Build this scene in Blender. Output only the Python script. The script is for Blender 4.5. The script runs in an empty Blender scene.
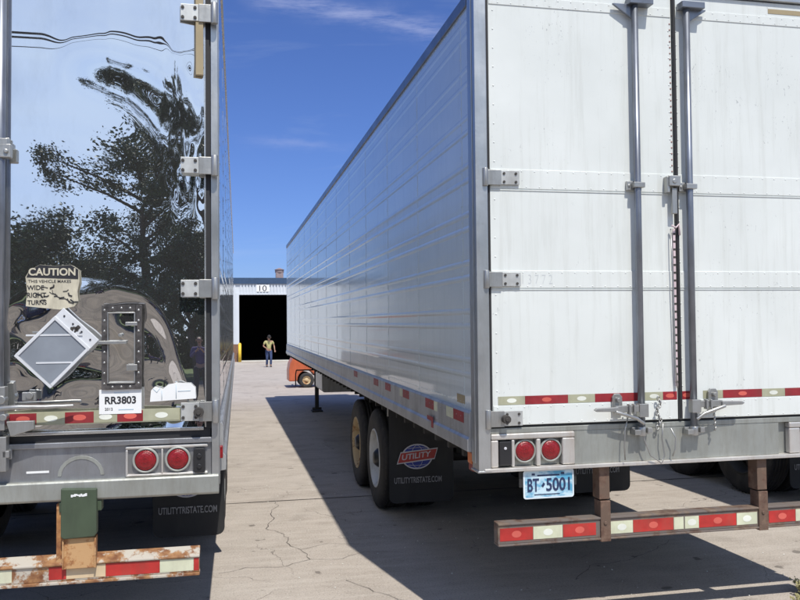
import bpy, bmesh, math, random
from mathutils import Vector, Matrix, noise
random.seed(7)
SC = bpy.context.scene
COL = SC.collection
PI = math.pi

# ------------------------------------------------------------------ materials
def ramp(nt, fac, stops):
    r = nt.nodes.new('ShaderNodeValToRGB')
    els = r.color_ramp.elements
    while len(els) < len(stops): els.new(0.5)
    for e, (p, c) in zip(els, stops):
        e.position = p
        e.color = (c, c, c, 1) if isinstance(c, (int, float)) else (*c, 1)
    nt.links.new(fac, r.inputs[0])
    return r.outputs[0]

def coords(nt, scale=(1, 1, 1), kind='Object'):
    t = nt.nodes.new('ShaderNodeTexCoord'); m = nt.nodes.new('ShaderNodeMapping')
    m.inputs['Scale'].default_value = scale
    nt.links.new(t.outputs[kind], m.inputs[0])
    return m.outputs[0]

def noise_tex(nt, vec, scale, detail=4, rough=0.55, dist=0.0):
    n = nt.nodes.new('ShaderNodeTexNoise')
    n.inputs['Scale'].default_value = scale; n.inputs['Detail'].default_value = detail
    n.inputs['Roughness'].default_value = rough; n.inputs['Distortion'].default_value = dist
    nt.links.new(vec, n.inputs['Vector'])
    return n.outputs[0]

def mix(nt, fac, a, b):
    m = nt.nodes.new('ShaderNodeMix'); m.data_type = 'RGBA'
    for sock, v in ((m.inputs[0], fac), (m.inputs[6], a), (m.inputs[7], b)):
        if isinstance(v, (int, float)): sock.default_value = v
        elif isinstance(v, tuple): sock.default_value = (*v, 1)
        else: nt.links.new(v, sock)
    return m.outputs[2]

def math_(nt, op, a, b=0.0, c=None):
    m = nt.nodes.new('ShaderNodeMath'); m.operation = op
    for i, v in enumerate((a, b) if c is None else (a, b, c)):
        if isinstance(v, (int, float)): m.inputs[i].default_value = v
        else: nt.links.new(v, m.inputs[i])
    return m.outputs[0]

def base_mat(name):
    m = bpy.data.materials.new(name); m.use_nodes = True
    nt = m.node_tree
    return m, nt, nt.nodes['Principled BSDF']

def mat(name, col, rough=0.5, metal=0.0, var=0.12, scale=6.0, col2=None, thr=None, stretch=(1, 1, 1),
        bump=0.0, bscale=40.0, rvar=0.1, spec=None, emit=None, dirt=None, dirt_amt=0.5, dirt_scale=3.0):
    """plain weathered surface: colour variation, optional second colour patches, dirt streaks and bump"""
    m, nt, b = base_mat(name)
    v = coords(nt, stretch)
    n = noise_tex(nt, v, scale)
    if col2 is None:
        lo = tuple(c * (1 - var) for c in col); hi = tuple(min(1, c * (1 + var)) for c in col)
        c = mix(nt, ramp(nt, n, [(0.3, 0.0), (0.7, 1.0)]), lo, hi)
    else:
        t = 0.5 if thr is None else thr
        c = mix(nt, ramp(nt, n, [(t - 0.05, 0.0), (t + 0.07, 1.0)]), col, col2)
    if dirt:
        d = noise_tex(nt, coords(nt, (2.2, 2.2, 0.5)), dirt_scale, 8, 0.65)
        c = mix(nt, math_(nt, 'MULTIPLY', ramp(nt, d, [(0.48, 0.0), (0.72, 1.0)]), dirt_amt), c, dirt)
    nt.links.new(c, b.inputs['Base Color'])
    b.inputs['Metallic'].default_value = metal
    if rvar:
        rr = noise_tex(nt, v, scale * 2.3)
        nt.links.new(math_(nt, 'MULTIPLY_ADD', rr, rvar, max(0.02, rough - rvar / 2)), b.inputs['Roughness'])
    else: b.inputs['Roughness'].default_value = rough
    if spec is not None: b.inputs['Specular IOR Level'].default_value = spec
    if bump:
        bn = nt.nodes.new('ShaderNodeBump'); bn.inputs['Strength'].default_value = bump
        bn.inputs['Distance'].default_value = 0.01
        nt.links.new(noise_tex(nt, v, bscale), bn.inputs['Height'])
        nt.links.new(bn.outputs[0], b.inputs['Normal'])
    if emit:
        b.inputs['Emission Color'].default_value = (*emit[0], 1); b.inputs['Emission Strength'].default_value = emit[1]
    return m

def door_paint():
    m, nt, b = base_mat('white_door_paint')
    v = coords(nt)
    n = noise_tex(nt, v, 1.6, 5)
    c = mix(nt, ramp(nt, n, [(0.3, 0.0), (0.7, 1.0)]), (0.67, 0.70, 0.67), (0.74, 0.77, 0.74))
    st = noise_tex(nt, coords(nt, (6, 6, 0.35)), 3.0, 7, 0.7)
    c = mix(nt, math_(nt, 'MULTIPLY', ramp(nt, st, [(0.50, 0.0), (0.72, 1.0)]), 0.38), c, (0.47, 0.48, 0.43))
    # small dark scuffs and scratches in a few clusters
    sc = noise_tex(nt, coords(nt, (60, 60, 22)), 1.0, 3, 0.6, 1.5)
    cl = noise_tex(nt, v, 2.3, 2)
    s = math_(nt, 'MULTIPLY', ramp(nt, sc, [(0.66, 0.0), (0.69, 1.0)]), ramp(nt, cl, [(0.50, 0.0), (0.58, 1.0)]))
    c = mix(nt, math_(nt, 'MULTIPLY', s, 0.55), c, (0.22, 0.23, 0.24))
    c = mix(nt, math_(nt, 'MULTIPLY', ramp(nt, noise_tex(nt, v, 26, 4), [(0.66, 0.0), (0.70, 1.0)]), 0.16), c, (0.5, 0.5, 0.46))
    nt.links.new(c, b.inputs['Base Color'])
    b.inputs['Roughness'].default_value = 0.42
    bn = nt.nodes.new('ShaderNodeBump'); bn.inputs['Strength'].default_value = 0.35; bn.inputs['Distance'].default_value = 0.012
    h = math_(nt, 'ADD', noise_tex(nt, v, 2.6, 2), math_(nt, 'MULTIPLY', noise_tex(nt, v, 11, 2), 0.12))
    nt.links.new(h, bn.inputs['Height']); nt.links.new(bn.outputs[0], b.inputs['Normal'])
    return m

def side_paint():
    m, nt, b = base_mat('white_side_paint')
    v = coords(nt)
    n = noise_tex(nt, v, 0.8, 5)
    c = mix(nt, ramp(nt, n, [(0.3, 0.0), (0.7, 1.0)]), (0.62, 0.69, 0.68), (0.70, 0.77, 0.755))
    st = noise_tex(nt, coords(nt, (1, 2.5, 0.3)), 5.0, 8, 0.7)
    c = mix(nt, math_(nt, 'MULTIPLY', ramp(nt, st, [(0.5, 0.0), (0.8, 1.0)]), 0.35), c, (0.44, 0.47, 0.46))
    nt.links.new(c, b.inputs['Base Color'])
    b.inputs['Roughness'].default_value = 0.24
    b.inputs['Coat Weight'].default_value = 0.7; b.inputs['Coat Roughness'].default_value = 0.035
    bn = nt.nodes.new('ShaderNodeBump'); bn.inputs['Strength'].default_value = 0.4; bn.inputs['Distance'].default_value = 0.01
    nt.links.new(noise_tex(nt, coords(nt, (1, 1.3, 2.2)), 2.6, 3), bn.inputs['Height']); nt.links.new(bn.outputs[0], b.inputs['Normal'])
    return m

def steel(name, col=(0.5, 0.51, 0.5), rough=0.38, dirt=(0.2, 0.19, 0.16), amt=0.6, metal=0.85, bump=0.15):
    m, nt, b = base_mat(name)
    v = coords(nt)
    n = noise_tex(nt, v, 4, 6, 0.6)
    c = mix(nt, ramp(nt, n, [(0.3, 0.0), (0.75, 1.0)]), tuple(x * 0.8 for x in col), col)
    d = noise_tex(nt, coords(nt, (5, 5, 0.9)), 3, 8, 0.7)
    f = math_(nt, 'MULTIPLY', ramp(nt, d, [(0.45, 0.0), (0.75, 1.0)]), amt)
    c = mix(nt, f, c, dirt)
    nt.links.new(c, b.inputs['Base Color'])
    nt.links.new(math_(nt, 'MULTIPLY_ADD', f, -0.5, metal), b.inputs['Metallic'])
    nt.links.new(math_(nt, 'MULTIPLY_ADD', n, 0.3, rough - 0.15), b.inputs['Roughness'])
    bn = nt.nodes.new('ShaderNodeBump'); bn.inputs['Strength'].default_value = bump; bn.inputs['Distance'].default_value = 0.006
    nt.links.new(noise_tex(nt, v, 30, 6), bn.inputs['Height']); nt.links.new(bn.outputs[0], b.inputs['Normal'])
    return m

def mirror(name='polished_stainless', dirt=True, bump=0.0, rough=0.006, col=(0.80, 0.805, 0.80)):
    m, nt, b = base_mat(name)
    v = coords(nt)
    c = col
    if dirt:
        d = noise_tex(nt, coords(nt, (1.6, 1.6, 0.6)), 3.0, 7, 0.65)
        c = mix(nt, math_(nt, 'MULTIPLY', ramp(nt, d, [(0.5, 0.0), (0.8, 1.0)]), 0.35), c, (0.5, 0.5, 0.5))
        nt.links.new(c, b.inputs['Base Color'])
        nt.links.new(math_(nt, 'MULTIPLY_ADD', ramp(nt, d, [(0.5, 0.0), (0.85, 1.0)]), 0.02, rough), b.inputs['Roughness'])
    else:
        b.inputs['Base Color'].default_value = (*c, 1); b.inputs['Roughness'].default_value = rough
    b.inputs['Metallic'].default_value = 0.97
    if bump:
        bn = nt.nodes.new('ShaderNodeBump'); bn.inputs['Strength'].default_value = bump; bn.inputs['Distance'].default_value = 0.02
        nt.links.new(noise_tex(nt, coords(nt, (1, 1.0, 2.0)), 2.5, 3), bn.inputs['Height']); nt.links.new(bn.outputs[0], b.inputs['Normal'])
    return m

def rust(name, paint, rustc=(0.16, 0.06, 0.025), rust2=(0.36, 0.19, 0.08), thr=0.5, scale=9):
    m, nt, b = base_mat(name)
    v = coords(nt)
    n = noise_tex(nt, v, scale, 8, 0.7)
    r = mix(nt, ramp(nt, noise_tex(nt, v, scale * 2.7, 5), [(0.35, 0.0), (0.65, 1.0)]), rustc, rust2)
    c = mix(nt, ramp(nt, n, [(thr - 0.03, 0.0), (thr + 0.03, 1.0)]), paint, r)
    nt.links.new(c, b.inputs['Base Color']); b.inputs['Roughness'].default_value = 0.75
    bn = nt.nodes.new('ShaderNodeBump'); bn.inputs['Strength'].default_value = 0.6; bn.inputs['Distance'].default_value = 0.004
    nt.links.new(n, bn.inputs['Height']); nt.links.new(bn.outputs[0], b.inputs['Normal'])
    return m

def concrete():
    m, nt, b = base_mat('worn_concrete')
    v = coords(nt)
    big = noise_tex(nt, v, 0.35, 6, 0.6)
    c = mix(nt, ramp(nt, big, [(0.3, 0.0), (0.7, 1.0)]), (0.41, 0.358, 0.305), (0.50, 0.45, 0.395))
    mid = noise_tex(nt, v, 2.7, 8, 0.7)
    c = mix(nt, math_(nt, 'MULTIPLY', ramp(nt, mid, [(0.45, 0.0), (0.72, 1.0)]), 0.5), c, (0.26, 0.225, 0.185))
    # trowel / wear streaks across the drive
    stk = noise_tex(nt, coords(nt, (0.8, 7, 1)), 1.4, 8, 0.65, 0.4)
    c = mix(nt, math_(nt, 'MULTIPLY', ramp(nt, stk, [(0.47, 0.0), (0.65, 1.0)]), 0.55), c, (0.53, 0.48, 0.42))
    fine = noise_tex(nt, v, 75, 3, 0.75)
    c = mix(nt, ramp(nt, fine, [(0.30, 0.62), (0.46, 0.0)]), c, (0.10, 0.09, 0.08))
    c = mix(nt, ramp(nt, fine, [(0.56, 0.0), (0.72, 0.55)]), c, (0.70, 0.65, 0.58))
    # oil spots
    sp = noise_tex(nt, v, 5.5, 2, 0.4)
    c = mix(nt, math_(nt, 'MULTIPLY', ramp(nt, sp, [(0.71, 0.0), (0.74, 1.0)]), 0.6), c, (0.08, 0.07, 0.06))
    stn = noise_tex(nt, v, 0.9, 4, 0.5, 0.6)
    c = mix(nt, math_(nt, 'MULTIPLY', ramp(nt, stn, [(0.60, 0.0), (0.68, 1.0)]), 0.30), c, (0.17, 0.15, 0.13))
    # fine map cracking
    dv = nt.nodes.new('ShaderNodeVectorMath'); dv.operation = 'MULTIPLY_ADD'
    nz = nt.nodes.new('ShaderNodeTexNoise'); nz.inputs['Scale'].default_value = 2.2; nz.inputs['Detail'].default_value = 5
    nt.links.new(v, nz.inputs['Vector']); nt.links.new(nz.outputs[1], dv.inputs[0])
    dv.inputs[1].default_value = (0.7, 0.7, 0); nt.links.new(v, dv.inputs[2])
    vo = nt.nodes.new('ShaderNodeTexVoronoi'); vo.feature = 'DISTANCE_TO_EDGE'; vo.inputs['Scale'].default_value = 0.85
    nt.links.new(dv.outputs[0], vo.inputs['Vector'])
    ck = ramp(nt, vo.outputs['Distance'], [(0.0, 1.0), (0.004, 0.0)])
    gate = ramp(nt, noise_tex(nt, v, 0.55, 3), [(0.46, 0.0), (0.56, 1.0)])
    ck = math_(nt, 'MULTIPLY', ck, gate)
    c = mix(nt, math_(nt, 'MULTIPLY', ck, 0.75), c, (0.06, 0.05, 0.045))
    nt.links.new(c, b.inputs['Base Color'])
    b.inputs['Roughness'].default_value = 0.88; b.inputs['Specular IOR Level'].default_value = 0.25
    bn = nt.nodes.new('ShaderNodeBump'); bn.inputs['Strength'].default_value = 0.7; bn.inputs['Distance'].default_value = 0.006
    nt.links.new(math_(nt, 'SUBTRACT', fine, ck), bn.inputs['Height']); nt.links.new(bn.outputs[0], b.inputs['Normal'])
    return m

M = {}
M['door'] = door_paint()
M['side'] = side_paint()
M['rail'] = mat('aluminium_side_rail', (0.50, 0.51, 0.51), 0.4, 0.55, dirt=(0.22, 0.21, 0.19), dirt_amt=0.6, scale=4)
M['post'] = steel('post_steel', (0.62, 0.63, 0.62), 0.36, amt=0.35)
M['sill'] = steel('sill_steel', (0.43, 0.445, 0.41), 0.48, (0.17, 0.16, 0.13), 0.75, 0.62)
M['lip'] = steel('lip_steel', (0.70, 0.68, 0.64), 0.45, (0.30, 0.2, 0.13), 0.45, 0.6)
M['zinc'] = steel('zinc_hardware', (0.5, 0.5, 0.48), 0.42, (0.12, 0.11, 0.09), 0.5, 0.85)
M['rod'] = mat('grey_lock_rod', (0.235, 0.255, 0.29), 0.38, 0.7, var=0.2, scale=5, dirt=(0.1, 0.08, 0.07), dirt_amt=0.4)
M['hinge'] = mat('hinge_metal', (0.56, 0.57, 0.55), 0.5, 0.5, var=0.15, scale=14, dirt=(0.33, 0.31, 0.28), dirt_amt=0.5)
M['bright'] = steel('bright_trim', (0.8, 0.8, 0.78), 0.25, amt=0.2)
M['seal'] = mat('black_rubber_seal', (0.02, 0.02, 0.022), 0.6)
M['rubber'] = mat('tyre_rubber', (0.026, 0.025, 0.025), 0.75, var=0.25, bump=0.3, dirt=(0.09, 0.08, 0.065), dirt_amt=0.5)
M['flap'] = mat('flap_rubber', (0.018, 0.019, 0.021), 0.6, dirt=(0.045, 0.043, 0.04), dirt_amt=0.5)
M['under'] = mat('dark_underframe', (0.028, 0.027, 0.026), 0.7, 0.0, var=0.4, scale=5)
M['white_rim'] = mat('white_wheel', (0.62, 0.64, 0.64), 0.5, dirt=(0.25, 0.22, 0.18), dirt_amt=0.7)
M['yellow_rim'] = rust('rusty_cream_wheel', (0.55, 0.42, 0.24), thr=0.56, scale=7)
M['mirror'] = mirror()
M['mirror_side'] = mirror('polished_side_sheet', True, 0.25, 0.10, (0.70, 0.71, 0.72))
M['black'] = mat('black_plastic', (0.022, 0.022, 0.024), 0.35)
M['redlens'] = mat('red_lens', (0.24, 0.008, 0.012), 0.25, var=0.25, scale=60, spec=0.6, bump=0.3, bscale=120)
M['dullred'] = mat('dull_red_lens', (0.22, 0.02, 0.02), 0.4, var=0.2)
M['amber'] = mat('amber_lens', (0.6, 0.15, 0.03), 0.3)
M['ring'] = mat('grey_lamp_ring', (0.34, 0.35, 0.32), 0.45, 0.2)
M['redtape'] = mat('red_tape', (0.29, 0.02, 0.028), 0.42, var=0.25, scale=9, dirt=(0.2, 0.06, 0.05), dirt_amt=0.6)
M['barred'] = mat('bright_red_tape', (0.44, 0.03, 0.025), 0.42, var=0.25, scale=9, dirt=(0.22, 0.09, 0.06), dirt_amt=0.6)
M['redmark'] = mat('light_red_print', (0.62, 0.12, 0.09), 0.4)
M['whitetape'] = mat('aged_white_tape', (0.40, 0.40, 0.28), 0.42, var=0.15, scale=9, dirt=(0.25, 0.24, 0.15), dirt_amt=0.5)
M['barwhite'] = mat('white_tape', (0.60, 0.62, 0.45), 0.42, var=0.12, scale=9, dirt=(0.42, 0.38, 0.28), dirt_amt=0.6)
M['creamtape'] = mat('cream_tape', (0.60, 0.47, 0.30), 0.5, var=0.15, scale=9, dirt=(0.4, 0.25, 0.12), dirt_amt=0.6)
M['whitemark'] = mat('white_print', (0.72, 0.74, 0.66), 0.4)
M['tan'] = mat('tan_marking', (0.36, 0.29, 0.17), 0.5, var=0.1)
M['brown'] = rust('brown_hanger', (0.13, 0.085, 0.06), (0.09, 0.045, 0.03), (0.2, 0.13, 0.09), 0.5, 8)
M['bar_grey'] = rust('grey_guard_bar', (0.15, 0.125, 0.11), (0.10, 0.06, 0.045), (0.2, 0.15, 0.11), 0.52, 6)
M['rusty'] = rust('rusty_white_bar', (0.46, 0.42, 0.35), thr=0.49, scale=8)
M['rustplate'] = rust('rusty_plate', (0.50, 0.30, 0.14), (0.2, 0.075, 0.03), (0.45, 0.22, 0.08), 0.47, 10)
M['green'] = mat('dark_green_bracket', (0.060, 0.085, 0.05), 0.5, var=0.15, dirt=(0.03, 0.035, 0.025), dirt_amt=0.6)
M['label'] = mat('white_label', (0.78, 0.79, 0.78), 0.5, var=0.04)
M['ink'] = mat('black_ink', (0.02, 0.02, 0.025), 0.6, var=0.05)
M['navy'] = mat('navy_ink', (0.02, 0.035, 0.10), 0.5, var=0.05)
M['paleink'] = mat('faded_print', (0.42, 0.52, 0.60), 0.6)
M['caution'] = mat('yellowed_sticker', (0.56, 0.52, 0.40), 0.6, var=0.1, scale=20, dirt=(0.2, 0.18, 0.13), dirt_amt=0.6, dirt_scale=9)
M['grime'] = mat('scratch_grime', (0.05, 0.045, 0.04), 0.7)
M['placard'] = mat('placard_white', (0.66, 0.68, 0.70), 0.4, 0.1, var=0.08)
M['placard_in'] = mat('placard_grey', (0.30, 0.33, 0.37), 0.35, 0.3, var=0.12)
M['emb_blue'] = mat('emblem_blue', (0.025, 0.045, 0.28), 0.5)
M['emb_red'] = mat('emblem_red', (0.42, 0.05, 0.04), 0.5)
M['emb_white'] = mat('emblem_white', (0.55, 0.55, 0.58), 0.5)
M['flaptext'] = mat('grey_print', (0.30, 0.30, 0.31), 0.6)
M['plate'] = mat('plate_blue', (0.55, 0.72, 0.80), 0.35, col2=(0.10, 0.36, 0.55), thr=0.50, scale=9, stretch=(1, 1, 2))
M['platew'] = mat('plate_white', (0.66, 0.74, 0.78), 0.4)
M['pink'] = mat('faded_pink_web', (0.62, 0.50, 0.52), 0.7, var=0.1)
M['concrete'] = concrete()
M['crack'] = mat('dark_crack', (0.05, 0.045, 0.04), 0.95)
M['wallsheet'] = mat('pale_wall_sheet', (0.60, 0.64, 0.68), 0.5, var=0.04, scale=1.0, dirt=(0.45, 0.46, 0.46), dirt_amt=0.2, dirt_scale=0.6)
M['bluefascia'] = mat('blue_fascia', (0.03, 0.065, 0.13), 0.5)
M['interior'] = mat('dark_interior', (0.010, 0.010, 0.013), 0.9)  # near-black wall colour stands in for the deep shade inside the warehouse
M['brick'] = mat('brown_block', (0.20, 0.11, 0.07), 0.85, var=0.3, scale=12)
M['yellow'] = mat('yellow_paint', (0.75, 0.50, 0.04), 0.5)
M['kerb'] = mat('pale_threshold', (0.62, 0.61, 0.55), 0.8)
M['roof'] = mat('roof_sheet', (0.3, 0.31, 0.33), 0.7)
M['ventm'] = mat('pinkish_vent', (0.27, 0.21, 0.21), 0.7)
M['orange'] = mat('orange_truck_paint', (0.50, 0.12, 0.05), 0.4, dirt=(0.2, 0.07, 0.04), dirt_amt=0.5)
M['skin'] = mat('skin', (0.36, 0.20, 0.13), 0.55, var=0.05)
M['hivis'] = mat('yellow_shirt', (0.45, 0.42, 0.18), 0.8, var=0.12, scale=9)
M['jeans'] = mat('blue_jeans', (0.035, 0.055, 0.13), 0.85, var=0.2)
M['purple'] = mat('purple_shirt', (0.07, 0.05, 0.14), 0.85, var=0.2)
M['darkcloth'] = mat('dark_trousers', (0.025, 0.025, 0.035), 0.85)
M['hair'] = mat('dark_hair', (0.015, 0.012, 0.01), 0.7)
M['leather'] = mat('boot_leather', (0.04, 0.03, 0.025), 0.6)
M['bark'] = mat('bark', (0.09, 0.065, 0.045), 0.9, var=0.3, bump=0.6, bscale=12, stretch=(3, 3, 0.6))
M['leaf'] = mat('leaf_dark', (0.035, 0.060, 0.022), 0.6, var=0.45, scale=1.2)
M['leaf2'] = mat('leaf_mid', (0.060, 0.095, 0.03), 0.6, var=0.4, scale=1.2)
M['weed'] = mat('dry_weed', (0.30, 0.27, 0.12), 0.8, var=0.3)
M['grass'] = mat('grass_verge', (0.07, 0.11, 0.03), 0.9, var=0.3, scale=2, col2=(0.14, 0.14, 0.05), thr=0.6)
M['wire'] = mat('black_cable', (0.015, 0.015, 0.018), 0.6)
M['pole'] = mat('weathered_pole', (0.13, 0.10, 0.075), 0.9, var=0.25)
M['bluecar'] = mat('dark_blue_paint', (0.012, 0.022, 0.07), 0.15, 0.2, var=0.05)
M['glass'] = mat('dark_glass', (0.02, 0.025, 0.03), 0.06, var=0.02)
M['chrome'] = mat('chrome', (0.75, 0.75, 0.75), 0.12, 1.0, var=0.03)

# ------------------------------------------------------------------ mesh helpers
class MB:
    def __init__(s): s.v, s.f, s.mi, s.sm = [], [], [], []
    def add(s, vs, fs, mi=0, smooth=False):
        o = len(s.v); s.v += [tuple(p) for p in vs]
        for f in fs: s.f.append(tuple(i + o for i in f)); s.mi.append(mi); s.sm.append(smooth)
        return s
    def box(s, x0, x1, y0, y1, z0, z1, mi=0):
        x0, x1 = min(x0, x1), max(x0, x1); y0, y1 = min(y0, y1), max(y0, y1); z0, z1 = min(z0, z1), max(z0, z1)
        vs = [(x, y, z) for z in (z0, z1) for y in (y0, y1) for x in (x0, x1)]
        return s.add(vs, [(0, 2, 3, 1), (4, 5, 7, 6), (0, 1, 5, 4), (2, 6, 7, 3), (0, 4, 6, 2), (1, 3, 7, 5)], mi)
    def prism(s, pts, fn, mi=0):
        """pts: 2-D outline (counter-clockwise), fn(p, k) -> 3-D for k=0 front / k=1 back"""
        n = len(pts)
        vs = [fn(p, 0) for p in pts] + [fn(p, 1) for p in pts]
        fs = [tuple(range(n)), tuple(range(2 * n - 1, n - 1, -1))] + [(i, i + n, (i + 1) % n + n, (i + 1) % n) for i in range(n)]
        return s.add(vs, fs, mi)
    def cyl(s, p0, p1, r, n=16, r1=None, cap=True, mi=0):
        p0, p1 = Vector(p0), Vector(p1); d = (p1 - p0).normalized()
        a = d.orthogonal().normalized(); b = d.cross(a); r1 = r if r1 is None else r1
        vs = [p0 + (a * math.cos(2 * PI * i / n) + b * math.sin(2 * PI * i / n)) * r for i in range(n)]
        vs += [p1 + (a * math.cos(2 * PI * i / n) + b * math.sin(2 * PI * i / n)) * r1 for i in range(n)]
        s.add(vs, [(i, (i + 1) % n, (i + 1) % n + n, i + n) for i in range(n)], mi, True)
        if cap: s.add(vs[:n], [tuple(range(n - 1, -1, -1))], mi); s.add(vs[n:], [tuple(range(n))], mi)
        return s
    def tube(s, pts, r, n=8, mi=0):
        pts = [Vector(p) for p in pts]; rings = []
        prev = None
        for i, p in enumerate(pts):
            d = (pts[min(i + 1, len(pts) - 1)] - pts[max(i - 1, 0)]).normalized()
            a = d.orthogonal().normalized() if prev is None else (prev - d * prev.dot(d)).normalized()
            prev = a; b = d.cross(a)
            rr = r[i] if isinstance(r, (list, tuple)) else r
            rings.append([p + (a * math.cos(2 * PI * k / n) + b * math.sin(2 * PI * k / n)) * rr for k in range(n)])
        vs = [q for R in rings for q in R]; fs = []
        for i in range(len(rings) - 1):
            for k in range(n):
                fs.append((i * n + k, i * n + (k + 1) % n, (i + 1) * n + (k + 1) % n, (i + 1) * n + k))
        s.add(vs, fs, mi, True)
        s.add(rings[0], [tuple(range(n - 1, -1, -1))], mi); s.add(rings[-1], [tuple(range(n))], mi)
        return s
    def dome(s, c, axis, r, h, mi=0, n=8):
        """small rivet head standing on a surface at c"""
        c = Vector(c); d = Vector(axis).normalized(); a = d.orthogonal().normalized(); b = d.cross(a)
        vs = []
        for rr, hh in ((r, 0), (r * 0.8, h * 0.7)):
            vs += [c + (a * math.cos(2 * PI * i / n) + b * math.sin(2 * PI * i / n)) * rr + d * hh for i in range(n)]
        vs.append(c + d * h)
        fs = [(i, (i + 1) % n, (i + 1) % n + n, i + n) for i in range(n)] + [(n + i, n + (i + 1) % n, 2 * n) for i in range(n)]
        return s.add(vs, fs, mi, True)
    def lathe(s, prof, c, axis='x', n=48, mi=0, smooth=True):
        """prof: (axial, radius) list, rotated about the axis through c"""
        c = Vector(c); vs = []
        for k in range(n):
            t = 2 * PI * k / n
            for (a, r) in prof:
                if axis == 'x': vs.append(c + Vector((a, r * math.cos(t), r * math.sin(t))))
                elif axis == 'y': vs.append(c + Vector((r * math.cos(t), a, r * math.sin(t))))
                else: vs.append(c + Vector((r * math.cos(t), r * math.sin(t), a)))
        m = len(prof); fs = []
        for k in range(n):
            for j in range(m - 1):
                fs.append((k * m + j, ((k + 1) % n) * m + j, ((k + 1) % n) * m + j + 1, k * m + j + 1))
        return s.add(vs, fs, mi, smooth)
    def build(s, name, mats, parent=None, bevel=0.0, label=None):
        me = bpy.data.meshes.new(name); me.from_pydata(s.v, [], s.f); me.update()
        ms = mats if isinstance(mats, (list, tuple)) else [mats]
        for m in ms: me.materials.append(m)
        me.polygons.foreach_set('material_index', s.mi); me.polygons.foreach_set('use_smooth', s.sm)
        bm = bmesh.new(); bm.from_mesh(me); bmesh.ops.remove_doubles(bm, verts=bm.verts, dist=1e-5)
        bmesh.ops.recalc_face_normals(bm, faces=bm.faces); bm.to_mesh(me); bm.free()
        o = bpy.data.objects.new(name, me); COL.objects.link(o)
        if parent is not None: o.parent = parent
        if bevel:
            b = o.modifiers.new('edge', 'BEVEL'); b.width = bevel; b.segments = 2; b.limit_method = 'ANGLE'; b.angle_limit = math.radians(40)
            b.harden_normals = False
        if label: o['label'] = label
        return o

def rrect(x0, x1, z0, z1, r, n=5):
    out = []
    for cx, cz, a0 in ((x1 - r, z0 + r, -90), (x1 - r, z1 - r, 0), (x0 + r, z1 - r, 90), (x0 + r, z0 + r, 180)):
        for i in range(n + 1):
            a = math.radians(a0 + 90 * i / n); out.append((cx + r * math.cos(a), cz + r * math.sin(a)))
    return out

def plate_xz(mb, pts, y0, y1, mi=0):
    return mb.prism(pts, lambda p, k: (p[0], y0 if k == 0 else y1, p[1]), mi)

def thing(name, label, cat, loc=(0, 0, 0), rot=(0, 0, 0), group=None):
    o = bpy.data.objects.new(name, None); COL.objects.link(o)
    o.location = loc; o.rotation_euler = rot; o['label'] = label; o['category'] = cat
    o.empty_display_size = 0.2
    if group: o['group'] = group
    return o

def tag(o, label, cat, group=None):
    o['label'] = label; o['category'] = cat
    if group: o['group'] = group
    return o

def structure(o, label=None):
    o['kind'] = 'structure'
    if label: o['label'] = label
    return o

def text(body, name, m, parent, loc, width=None, height=0.05, rot=(PI / 2, 0, 0), bold=0.0, shear=0.0, extrude=0.0008, align='LEFT'):
    cu = bpy.data.curves.new(name, 'FONT'); cu.body = body; cu.size = 1.0; cu.extrude = 0.0; cu.offset = bold; cu.shear = shear
    cu.align_x = align
    tmp = bpy.data.objects.new('tmp', cu); COL.objects.link(tmp)
    bpy.context.view_layer.update()
    me = bpy.data.meshes.new_from_object(tmp.evaluated_get(bpy.context.evaluated_depsgraph_get()))
    bpy.data.objects.remove(tmp)
    xs = [v.co.x for v in me.vertices]; ys = [v.co.y for v in me.vertices]
    x0, x1, y0, y1 = min(xs), max(xs), min(ys), max(ys)
    sy = height / (y1 - y0); sx = (width / (x1 - x0)) if width else sy
    for v in me.vertices: v.co = Vector(((v.co.x - x0) * sx, (v.co.y - y0) * sy, 0.0))
    me.materials.append(m); me.name = name
    o = bpy.data.objects.new(name, me); COL.objects.link(o)
    o.location = loc; o.rotation_euler = rot
    if parent is not None: o.parent = parent
    return o

# ------------------------------------------------------------------ setting
ground = MB().add([(-400, -400, 0), (400, -400, 0), (400, 400, 0), (-400, 400, 0)], [(0, 1, 2, 3)]).build('ground', M['concrete'])
structure(ground)

def strip_path(mb, pts, w, z=0.004):
    for (a, b) in zip(pts[:-1], pts[1:]):
        a, b = Vector((*a, z)), Vector((*b, z)); d = (b - a).normalized(); n = Vector((-d.y, d.x, 0))
        wa = w * random.uniform(0.5, 1.2) / 2; wb = w * random.uniform(0.5, 1.2) / 2
        mb.add([a - n * wa - d * w * .2, b - n * wb + d * w * .2, b + n * wb + d * w * .2, a + n * wa - d * w * .2], [(0, 1, 2, 3)])

def jitter(pts, amp, step=0.12):
    out = [pts[0]]
    for a, b in zip(pts[:-1], pts[1:]):
        L = math.hypot(b[0] - a[0], b[1] - a[1]); n = max(1, int(L / step))
        for i in range(1, n + 1):
            t = i / n; e = amp if i < n else 0
            out.append((a[0] + (b[0] - a[0]) * t + random.uniform(-e, e), a[1] + (b[1] - a[1]) * t + random.uniform(-e, e)))
    return out

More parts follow.
